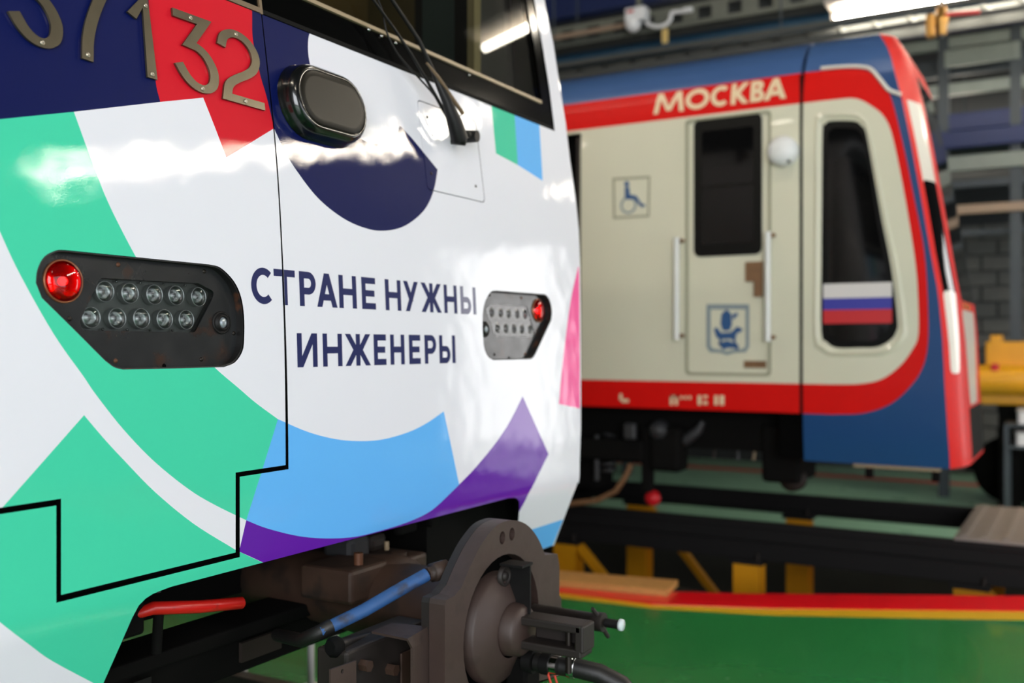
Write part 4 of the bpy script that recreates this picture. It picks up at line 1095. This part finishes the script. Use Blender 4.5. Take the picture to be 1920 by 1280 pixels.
# cab door
dr = MB().prism([rrect(dl[0] + .012, dz0 + .012, dl[1] - .012, dz1 - .01, .03)], (X2, 0, 0), SU, SV, -.05, -.014).build('cab_door', 'car_grey_white', car2, label='cab door with tall black window')
MB().prism([rrect(dl[0], dz0, dl[1], dz1, .03), rrect(dl[0] + .018, dz0 + .02, dl[1] - .018, dz1 - .015, .025)], (X2, 0, 0), SU, SV, -.03, .004).build('door_seal', 'sticker_line', dr)
w0 = sz(1301, 225); w1 = sz(1428, 476)
ww = (w0[0], w1[1], w1[0], w0[1])
MB().prism([rrect(*ww, .05)], (X2, 0, 0), SU, SV, -.02, -.006).build('door_window', 'car_window_frame', dr)
MB().prism([rrect(ww[0] + .06, ww[1] + .09, ww[2] - .06, (ww[1] + ww[3]) / 2 - .01, .02)], (X2, 0, 0), SU, SV, -.01, -.004).build('pane', 'car_window', dr)
MB().prism([rrect(ww[0] + .06, (ww[1] + ww[3]) / 2 + .01, ww[2] - .06, ww[3] - .09, .02)], (X2, 0, 0), SU, SV, -.01, -.004).build('pane', 'car_window', dr)
a = sz(1397, 491); c = sz(1430, 527); MB().prism([[(a[0], c[1]), (c[0], c[1]), (c[0], a[1]), (a[0], a[1])]], (X2, 0, 0), SU, SV, -.02, .0).build('lock_case', 'rust_stain', dr, bevel=.004)
a = sz(1414, 527); c = sz(1430, 556); MB().prism([[(a[0], c[1]), (c[0], c[1]), (c[0], a[1]), (a[0], a[1])]], (X2, 0, 0), SU, SV, -.02, .012).build('door_handle', 'rust_stain', dr, bevel=.006)
a = sz(1394, 676); c = sz(1436, 690); MB().prism([[(a[0], c[1]), (c[0], c[1]), (c[0], a[1]), (a[0], a[1])]], (X2, 0, 0), SU, SV, -.016, -.008).build('kick_label', 'rust_stain', dr)
# crest sticker on the door: a shield outline with a blue mounted figure reduced to its patches
def sticker(polys, m, name, parent, d=-.010, label=None):
    b = MB()
    for p in polys: b.prism([p] if isinstance(p[0][0], (int, float)) else p, (X2, 0, 0), SU, SV, d - .004, d)
    return b.build(name, m, parent, label=label)
cr = lambda l: [sz(1080 + x / 4, 460 + y / 4) for x, y in l]
so = cr([(975, 440), (975, 760), (1000, 800), (1080, 805), (1130, 822), (1180, 805), (1270, 800), (1295, 760), (1295, 440)]); si = cr([(1005, 478), (1005, 755), (1030, 775), (1090, 780), (1130, 795), (1175, 780), (1250, 775), (1268, 755), (1268, 478)])
sticker([[so, si]], 'sticker_grey', 'crest_border', dr, label='grey shield outline of the crest')
sticker([cr([(1088, 512), (1080, 590), (1100, 640), (1150, 636), (1166, 590), (1160, 512), (1128, 478)]), cr([(1030, 625), (1052, 612), (1085, 655), (1160, 650), (1205, 606), (1250, 628), (1228, 650), (1200, 660), (1190, 715), (1150, 700), (1085, 705), (1050, 690)]),
         cr([(1060, 735), (1098, 722), (1130, 712), (1180, 730), (1216, 748), (1212, 788), (1186, 770), (1140, 768), (1100, 780), (1082, 760)]), cr([(1072, 700), (1090, 700), (1082, 745), (1066, 745)]), cr([(1172, 708), (1190, 708), (1204, 745), (1186, 745)]),
         cr([(1168, 520), (1205, 500), (1212, 520), (1170, 560)])], 'sticker_blue', 'crest_figure', dr, label='blue figure patches of the crest')
# wheelchair sign
wc = lambda l: [sz(1060 + x / 3.84, 180 + y / 3.84) for x, y in l]
sticker([[wc([(340, 590), (345, 885), (605, 870), (612, 575)]), wc([(356, 606), (360, 868), (592, 855), (597, 592)])]], 'sticker_line', 'sign_border', car2, .003, 'grey square outline of the wheelchair sign')
ccx, ccz = wc([(455, 785)])[0]
ring_ = [[(ccx + .066 * math.cos(a), ccz + .066 * math.sin(a)) for a in [2 * PI * i / 24 for i in range(24)]], [(ccx + .049 * math.cos(a), ccz + .049 * math.sin(a)) for a in [2 * PI * i / 24 for i in range(24)]]]
hx, hz = wc([(443, 632)])[0]
wsn = sticker([ring_], 'sticker_grey', 'wheelchair_sign', car2, .003, 'wheelchair symbol, grey wheel and blue figure')
sticker([wc([(430, 655), (430, 735), (450, 745), (500, 740), (545, 800), (575, 795), (575, 780), (550, 775), (510, 715), (465, 710), (460, 655)]),
         [(hx + .02 * math.cos(2 * PI * i / 12), hz + .02 * math.sin(2 * PI * i / 12)) for i in range(12)]], 'sticker_blue', 'sign_figure', wsn, .004)
# small cream marks on the lower red band
def mark(x0, y0, x1, y1):
    a = sz(x0, y1); c = sz(x1, y0); return [(a[0], a[1]), (c[0], a[1]), (c[0], c[1]), (a[0], c[1])]
sticker([mark(1257, 741, 1262, 759), mark(1266, 741, 1271, 759), mark(1257, 741, 1271, 745), mark(1276, 742, 1280, 748), mark(1284, 742, 1288, 748), mark(1292, 742, 1296, 748),
         mark(1309, 741, 1315, 759), mark(1319, 741, 1327, 746), mark(1319, 752, 1327, 758), mark(1340, 741, 1346, 759), mark(1350, 741, 1358, 759)], 'car_cream_letter', 'band_marks', car2, .003, 'small blurred cream markings on the red band')
sticker([mark(1162, 738, 1167, 750), mark(1166, 748, 1179, 754)], 'car_cream_letter', 'band_marks', car2, .003)
# grab rails
for px, y0, y1 in ((1274, 447, 637), (1444, 436, 640)):
    a = sz(px, y0); c = sz(px, y1)
    g_ = MB().tube([(X2 - .06, -a[0], c[1]), (X2 - .06, -a[0], a[1])], .021, 14).build('grab_rail', 'rail_white', car2)
    for z_ in (a[1] - .02, c[1] + .03):
        MB().tube([(X2 - .06, -a[0], z_), (X2 + .01, -a[0] - .03, z_)], [.018, .014], 10).build('rail_bracket', 'rust_stain', g_)
# round white housing above the door edge
a = sz(1470, 285)
hb_ = MB().lathe([(.105, -.01), (.105, .04), (.095, .075), (.06, .095), (.0001, .10)], (X2, -a[0], a[1]), (-1, 0, 0), 28).build('camera_housing', 'cctv_white', car2, label='round white camera housing')
MB().lathe([(.012, 0), (.012, .012), (.0001, .014)], (X2 - .07, -a[0] - .05, a[1] - .075), (-.5, -.4, -1), 10).build('camera_eye', 'bolt_dark', hb_)
# dark saloon doorway
MB().prism([pas], (X2, 0, 0), SU, SV, -.12, -.08).build('saloon_doorway', 'gap_black', car2)
MB().prism([rrect(pas1 - .05, 1.18, pas1 - .01, 3.0, .01)], (X2, 0, 0), SU, SV, -.08, -.03).build('door_edge', 'underframe_brown', car2)
# running gear
A2 = lambda x, px, py: at('x', x, px, py)
for y in (2.05, 4.2):
    w_ = MB().lathe([(.40, -.13), (.43, -.13), (.44, -.10), (.405, -.095), (.39, 0), (.36, .0), (.34, -.03), (.16, -.03), (.15, .03), (.0001, .04)], (T2X - .72, y, RT + .42), (-1, 0, 0), 40).build('wheel', 'underframe_black', car2)
b = MB().box2((X2 + .12, 1.1, .50), (X2 + .30, 5.2, .68)); b.box2((X2 + .12, 2.8, .40), (X2 + .32, 3.4, .60)); b.build('bogie_frame', 'underframe_black', car2, bevel=.03)
sp0 = A2(X2 + .2, 1142, 850)
hel = [(sp0.x + .055 * math.cos(i * .55), sp0.y + .055 * math.sin(i * .55), sp0.z - .15 + i * .0042) for i in range(72)]
MB().tube(hel, .012, 6).build('coil_spring', 'underframe_grey', car2)
MB().cyl(A2(X2 + .15, 1119, 900), A2(X2 + .15, 1119, 815), .022, n=10).build('damper', 'underframe_grey', car2)
p = A2(X2 + .1, 1182, 808); MB().box(p, (.06, .10, .13)).build('junction_box', 'underframe_grey', car2, bevel=.02)
MB().box(A2(X2 + .2, 1215, 860), (.1, .07, .5)).build('hanger', 'underframe_black', car2, bevel=.01)
p = [A2(X2 + .12, *q) for q in ((1060, 945), (1120, 938), (1155, 920), (1175, 890), (1183, 870))]
MB().tube(p, .022, 10).build('brown_pipe', 'rust_stain', car2)
MB().box(A2(X2 + .2, 1255, 840), (.2, .25, .34)).build('brake_unit', 'underframe_black', car2, bevel=.04)
MB().lathe([(.0001, .08), (.06, .07), (.075, 0), (.075, -.1)], A2(X2 + .15, 1236, 806), (-1, -.3, 0), 18).build('brake_cylinder', 'underframe_grey', car2)
p = [A2(X2 + .2, *q) for q in ((1268, 832), (1290, 822), (1310, 806), (1318, 790))]
MB().tube(p, [.035, .045, .035, .02], 10).build('grey_hose', 'underframe_grey', car2)
for px0, py0, px1, py1, m, r_ in ((1345, 800, 1338, 860, 'underframe_brown', .012), (1383, 790, 1384, 862, 'underframe_grey', .02), (1425, 775, 1413, 862, 'trim_beige', .012), (1325, 800, 1420, 800, 'underframe_brown', .009), (1330, 775, 1330, 800, 'underframe_brown', .012)):
    MB().tube([A2(X2 + .4, px0, py0), A2(X2 + .4, px1, py1)], r_, 8).build('brake_pipe', m, car2)
MB().lathe([(.0001, .02), (.022, .015), (.025, 0)], A2(X2 + .35, 1408, 827), (-1, 0, 0), 12).build('indicator_cap', 'valve_red', car2)
MB().box(A2(X2 + .5, 1480, 845), (.5, .28, .42)).build('equipment_box', 'underframe_black', car2, bevel=.03)
MB().lathe([(.0001, .06), (.085, .05), (.09, -.05), (.0001, -.06)], A2(X2 + .35, 1487, 898), (-1, 0, 0), 20).build('track_brush', 'underframe_brown', car2)
MB().box2((X2 + .3, 5.0, .62), (NX1 - .3, -.1, .90)).build('underframe', 'underframe_black', car2)
MB().box2((X2 + .25, 1.55, .25), (X2 + .6, 5.0, .62)).build('bogie_bulk', 'underframe_black', car2, bevel=.05)
p = A2(X2 + .02, 1205, 955); MB().lathe([(.0001, .04), (.05, .03), (.06, 0)], (p.x + .2, p.y, p.z + .06), (-1, -.3, .2), 14).build('sand_pipe_cap', 'valve_red', car2)
MB().box2((X2 + .06, A2(X2 + .06, 1600, 865).y, .58), (X2 + .16, A2(X2 + .06, 1762, 865).y, .605)).build('step_board', 'trim_beige', car2)
for px in (1630, 1755):
    p = A2(X2 + .1, px, 875); MB().box((p.x, p.y, .56), (.05, .05, .10)).build('step_hanger', 'underframe_black', car2, bevel=.01)

# ------------------------------------------------------------------ overhead equipment and things behind the second car
def zx(x, px, py): return at('x', x, px, py)
# lamps with tubes
def tube_lamp(c, along, ln, label, group=None, hw=.26, tubes=(0,)):
    c = Vector(c); t = thing('ceiling_lamp', label, 'lamp', c, group)
    d = Vector((1, 0, 0)) if along == 'x' else Vector((0, 1, 0)); s_ = Vector((0, 1, 0)) if along == 'x' else Vector((1, 0, 0))
    sz_ = d * ln + s_ * hw * 2 + Vector((0, 0, .05))
    MB().box(c + Vector((0, 0, .09)), sz_).build('housing', 'lamp_housing', t, bevel=.01)
    for q in tubes: MB().tube([c - d * ln * .48 + s_ * q, c + d * ln * .48 + s_ * q], .04 if len(tubes) == 1 else .055, 12).build('glow_tube', 'tube_glow', t)
    for e in (-1, 1):
        MB().box(c + d * ln * .485 * e + Vector((0, 0, .03)), (.05, .05, .08)).build('tube_holder', 'lamp_housing', t)
        MB().cyl(c + d * ln * .35 * e + Vector((0, 0, .1)), (c.x + d.x * ln * .35 * e, c.y + d.y * ln * .35 * e, CZ), .008, n=6).build('suspension_rod', 'gantry_steel', t)
tube_lamp((9.8, -3.0, 4.62), 'y', 1.6, 'added unseen tube lamp that brightens the far green floor')  # added out of view to lift the far floor and platform
lp = at('z', 4.62, 1556, 36)
tube_lamp((lp.x, lp.y - 1.25, 4.62), 'y', 2.5, 'glowing tube lamp with wide white reflector hung over the second car')
for k in range(4):
    tube_lamp((6.85 - .36 * k, -4.05 - 1.6 * k, 5.0), 'y', 1.56, 'twin tube lamp in the row hung over the free track before the second car', 'tube lamps before the second car', .26, (-.14, .14))
tube_lamp((5.6, -1.8, 5.0), 'y', .8, 'short tube lamp hung above the near roof corner of the second car')
for k in range(3):  # added lamps, hidden behind the deck beam, to light the far floor
    tube_lamp((12.2, -2.0 + 2.2 * k, zx(12.2, 1850, 236).z), 'y', 1.6, 'added tube lamp hidden below the deck to brighten the platform and floor', 'added lamps hidden below the platform deck', .12)

for k in range(4):
    tube_lamp((2.6, -1.0 + 3.4 * k, 5.4), 'y', 1.55, 'tube lamp in the row hung over the aisle between the cars', 'tube lamps over the aisle')
    tube_lamp((-3.4, -4.0 + 3.4 * k, 5.4), 'y', 1.55, 'tube lamp in the row hung beside the wrapped car', 'tube lamps beside the wrapped car')

def beam(name, label, cat_, x, px, py0, py1, m, wd=.18, y0=-3.5, y1=12, parts=True):
    z1 = zx(x, px, py0).z; z0 = zx(x, px, py1).z
    t = thing(name, label, cat_, (x, (y0 + y1) / 2, z0))
    h = z1 - z0; f = min(.03, h * .2)
    MB().box2((x - wd / 2, y0, z0), (x + wd / 2, y1, z0 + f)).build('lower_flange', m, t)
    MB().box2((x - wd / 2, y0, z1 - f), (x + wd / 2, y1, z1)).build('upper_flange', m, t)
    MB().box2((x - .02, y0, z0 + f), (x + .02, y1, z1 - f)).build('web', m, t)
    return t
beam('crane_beam', 'dark teal steel beam below the perforated tray', 'beam', 8.6, 1300, 60, 88, 'beam_teal')
beam('crane_beam', 'navy steel beam just above the roof of the second car', 'beam', 8.1, 1300, 112, 128, 'beam_navy')
beam('crane_beam', 'navy steel beam high above the perforated tray', 'beam', 9.4, 1300, -60, -8, 'beam_navy')
beam('crane_beam', 'teal steel beam end beside the glowing tube lamp', 'beam', 9.0, 1545, -10, 25, 'beam_teal')
# perforated tray with side wall facing the viewer
def tray(label, x, px, py0, py1, m, n, ladder):
    z1 = zx(x, px, py0).z; z0 = zx(x, px, py1).z; y0, y1 = -2.2, 12.0
    t = thing('cable_tray', label, 'cable tray', (x, 4, z0))
    MB().box2((x, y0, z1 - .05), (x + .02, y1, z1)).build('side_rail', m, t)
    MB().box2((x, y0, z0), (x + .02, y1, z0 + .05)).build('side_rail', m, t)
    MB().box2((x + .3, y0, z0), (x + .32, y1, z1)).build('side_rail', 'tray_dark', t)
    for k in range(n):
        y = y0 + (y1 - y0) * (k + .5) / n
        if ladder: MB().bar((x + .01, y, z0 + .02), (x + .3, y + .12, z1), .05, .02).build('rung', m, t)
        else: MB().box2((x, y - .09, z0 + .05), (x + .012, y + .09, z1 - .05)).build('wall_segment', m, t)
    for k in range(5):
        y = y0 + .5 + 2.6 * k
        MB().cyl((x + .16, y, z1 - .02), (x + .16, y, CZ), .01, n=6).build('hanger_rod', 'gantry_steel', t)
    return t
tray('grey perforated cable tray carrying the security camera', 8.2, 1300, 6, 46, 'tray_grey', 42, False)
tray('dark ladder cable tray above the roof of the second car', 7.6, 1300, 78, 112, 'tray_dark', 44, True)
p0 = zx(8.0, 1045, 70); p1 = zx(8.0, 1190, 44)
t = MB().tube([p0 + Vector((0, 2.0, 0)), p0, p1], .03, 10).build('beige_pipe', 'pipe_beige'); setup(t, 'beige pipe running to the security camera', 'pipe')
# security camera
c = zx(7.9, 1195, 34)
t = thing('security_camera', 'white security camera with curled cable under the cable tray', 'camera', (c.x, c.y, c.z))
MB().box(c + Vector((0, 0, .03)), (.16, .24, .15)).build('junction_box', 'cctv_white', t, bevel=.015)
MB().lathe([(.09, .05), (.09, 0), (.08, -.05), (.045, -.085), (.0001, -.10)], c + Vector((0, .05, -.05)), (0, 0, 1), 20).build('dome', 'cctv_white', t)
MB().box(c + Vector((-.082, .05, .06)), (.004, .08, .03)).build('badge', 'valve_red', t)
MB().tube([zx(7.9, *q) for q in spline([(1212, 44), (1230, 50), (1248, 46), (1257, 36), (1260, 24), (1275, 22), (1290, 20)], 3)], .022, 8).build('cable', 'cctv_white', t)
MB().box(zx(7.9, 1290, 19), (.06, .1, .05)).build('plug', 'cctv_white', t, bevel=.01)
MB().box(c + Vector((.05, 0, .2)), (.05, .05, .26)).build('mount', 'tray_grey', t)
c = zx(7.9, 1247, 68); t = thing('cable_tag', 'small yellow paper tag hanging from the camera cable', 'tag', c)
MB().box(c, (.006, .07, .15)).build('card', 'tag_yellow', t); MB().cyl(c + Vector((0, 0, .06)), zx(7.9, 1250, 46), .004, n=6).build('string', 'tag_yellow', t)
# valve with red lever by the lamp
c = zx(7.4, 1765, 38); t = thing('pipe_valve', 'brass pipe valve with long red lever below the tube lamp', 'valve', c)
MB().lathe([(.035, -.14), (.045, -.12), (.045, -.06), (.06, -.03), (.06, .03), (.045, .06), (.045, .1), (.035, .12)], c, (0, 0, 1), 14).build('body', 'brass', t)
MB().box(c + Vector((0, .09, -.04)), (.08, .08, .22)).build('union', 'brass', t, bevel=.02)
MB().bar(zx(7.36, 1772, 27), zx(7.36, 1838, 22), .02, .035).build('lever', 'valve_red', t, bevel=.005)
MB().cyl(c + Vector((0, 0, .12)), (c.x, c.y, CZ), .022, n=10).build('riser', 'pipe_beige', t)
MB().cyl((c.x, c.y, zx(7.4, 1765, 70).z - .0), (c.x, c.y, c.z - .13), .03, n=10).build('dropper', 'gantry_steel', t)

# gantry platform behind the second car
GX = 11.0
gt = thing('roof_platform', 'multi-level grey and navy steel work platform behind the second car', 'platform', (GX, 1, FZ2))
gy0, gy1 = -3.5, 9.0
for py0, py1, m, nm, dx in ((62, 82, 'gantry_grey', 'handrail', 0), (88, 122, 'gantry_steel', 'toe_board', .35), (150, 172, 'gantry_grey', 'handrail', 0), (208, 240, 'beam_navy', 'deck_beam', 0), (244, 276, 'beam_navy', 'deck_beam', -.1),
                            (290, 318, 'gantry_grey', 'deck_edge', -.05), (335, 350, 'gantry_steel', 'handrail', 0), (383, 400, 'pipe_beige', 'deck_edge', -.05), (425, 436, 'gantry_steel', 'handrail', 0.3)):
    z1 = zx(GX, 1850, py0).z; z0 = zx(GX, 1850, py1).z
    MB().box2((GX + dx - .05, gy0, z0), (GX + dx + .05, gy1, z1)).build(nm, m, gt, bevel=.008)
for k in range(9):
    z1 = zx(GX, 1850, 88).z; z0 = zx(GX, 1850, 120).z; y = zx(GX, 1905 - 15.5 * k, 100).y
    MB().box2((GX - .08, y - .05, z0), (GX - .04, y + .05, z1)).build('slat', 'gantry_grey', gt)
for px, m in ((1770, 'gantry_steel'), (1905, 'gantry_steel')):
    y = zx(GX, px, 200).y
    MB().box2((GX - .06, y - .06, FZ2), (GX + .06, y + .06, 6.2)).build('column', m, gt)
for y in (-3.0, 4.0, 6.5):
    MB().box2((GX - .06, y - .06, FZ2), (GX + .06, y + .06, 6.2)).build('column', 'gantry_steel', gt)
MB().bar(zx(GX + .2, 1880, -10), zx(GX + .2, 1925, 80), .06, .06).build('brace', 'gantry_steel', gt)
for k in range(14):
    y = gy0 + .6 + k * .9
    MB().box2((GX - .02, y - .02, zx(GX, 1850, 172).z), (GX + .02, y + .02, zx(GX, 1850, 82).z)).build('baluster', 'gantry_steel', gt)
    MB().box2((GX - .02, y - .02, zx(GX, 1850, 400).z), (GX + .02, y + .02, zx(GX, 1850, 318).z)).build('baluster', 'gantry_steel', gt)
z1 = zx(GX, 1850, 240).z
MB().box2((GX, gy0, z1 - .06), (12.9, gy1, z1)).build('deck', 'gantry_steel', gt)
# yellow machine
m0 = zx(10.2, 1925, 700); M0 = thing('lifting_jack', 'yellow lifting machine with a drum behind the cab front', 'machine', (10.3, m0.y, FZ2))
ya, yb = zx(10.2, 1990, 700).y, zx(10.2, 1838, 700).y
rowz = lambda y: zx(10.2, 1870, y).z
MB().box2((10.2, ya, rowz(690)), (10.6, yb - .05, rowz(640))).build('upper_beam', 'machine_yellow', M0, bevel=.02)
MB().box2((10.2, yb - .22, rowz(650)), (10.5, yb - .10, rowz(628))).build('lug', 'machine_yellow', M0, bevel=.01)
MB().cyl((10.1, ya, rowz(712)), (10.1, yb + .05, rowz(712)), .17, n=24).build('drum', 'machine_yellow', M0)
MB().box2((10.15, ya, rowz(758)), (10.6, yb, rowz(728))).build('lower_beam', 'machine_yellow', M0, bevel=.02)
MB().box(zx(10.0, 1866, 690), (.06, .08, .1)).build('red_button', 'valve_red', M0, bevel=.01)
for y in (ya + .25, yb - .3):
    MB().box2((10.25, y - .12, FZ2), (10.5, y + .12, rowz(758))).build('foot', 'underframe_black', M0, bevel=.02)
for i, (px, py) in enumerate(((1915, 780), (1912, 820))):
    p = zx(9.7, px, py); t = thing('storage_bin', 'white bin on the %s shelf of the dark rack beside the lifting machine' % ('upper' if i == 0 else 'lower'), 'bin', (p.x, p.y - .12, p.z - .07))
    MB().prism([rrect(-.2, -.15, .2, .15, .04)], (p.x, p.y - .12, p.z - .07), (1, 0, 0), (0, 1, 0), 0, .13).build('tub', 'cctv_white', t)
    MB().prism([rrect(-.21, -.16, .21, .16, .04)], (p.x, p.y - .12, p.z - .07), (1, 0, 0), (0, 1, 0), .13, .15).build('rim', 'post_grey', t)
pa = zx(9.7, 1915, 780); pb_ = zx(9.7, 1912, 820)
t = thing('storage_rack', 'low dark steel rack holding two white bins', 'rack', (pa.x, pa.y - .1, FZ2))
for z_ in (pa.z - .085, pb_.z - .085):
    MB().box((pa.x, pa.y - .15, z_), (.5, .6, .03)).build('shelf', 'gantry_steel', t)
for dx in (-.23, .23):
    for dy in (-.43, .13):
        MB().box2((pa.x + dx - .02, pa.y + dy - .02, FZ2), (pa.x + dx + .02, pa.y + dy + .02, pa.z - .07)).build('leg', 'gantry_steel', t)
# dark bogie standing on the far floor
p = zx(10.4, 1845, 800); t = thing('spare_bogie', 'dark bogie standing on the floor below the yellow machine', 'bogie', (10.9, p.y + .2, FZ2))
MB().box2((10.85, p.y - 2.3, FZ2 + .35), (11.1, p.y + .25, FZ2 + .6)).build('frame', 'underframe_black', t, bevel=.04)
for y in (p.y - 1.7, p.y - .25):
    MB().lathe([(.0001, .06), (.12, .05), (.36, .03), (.4, 0), (.4, -.06), (.0001, -.07)], (10.8, y, FZ2 + .4), (-1, 0, 0), 28).build('wheel', 'underframe_black', t)
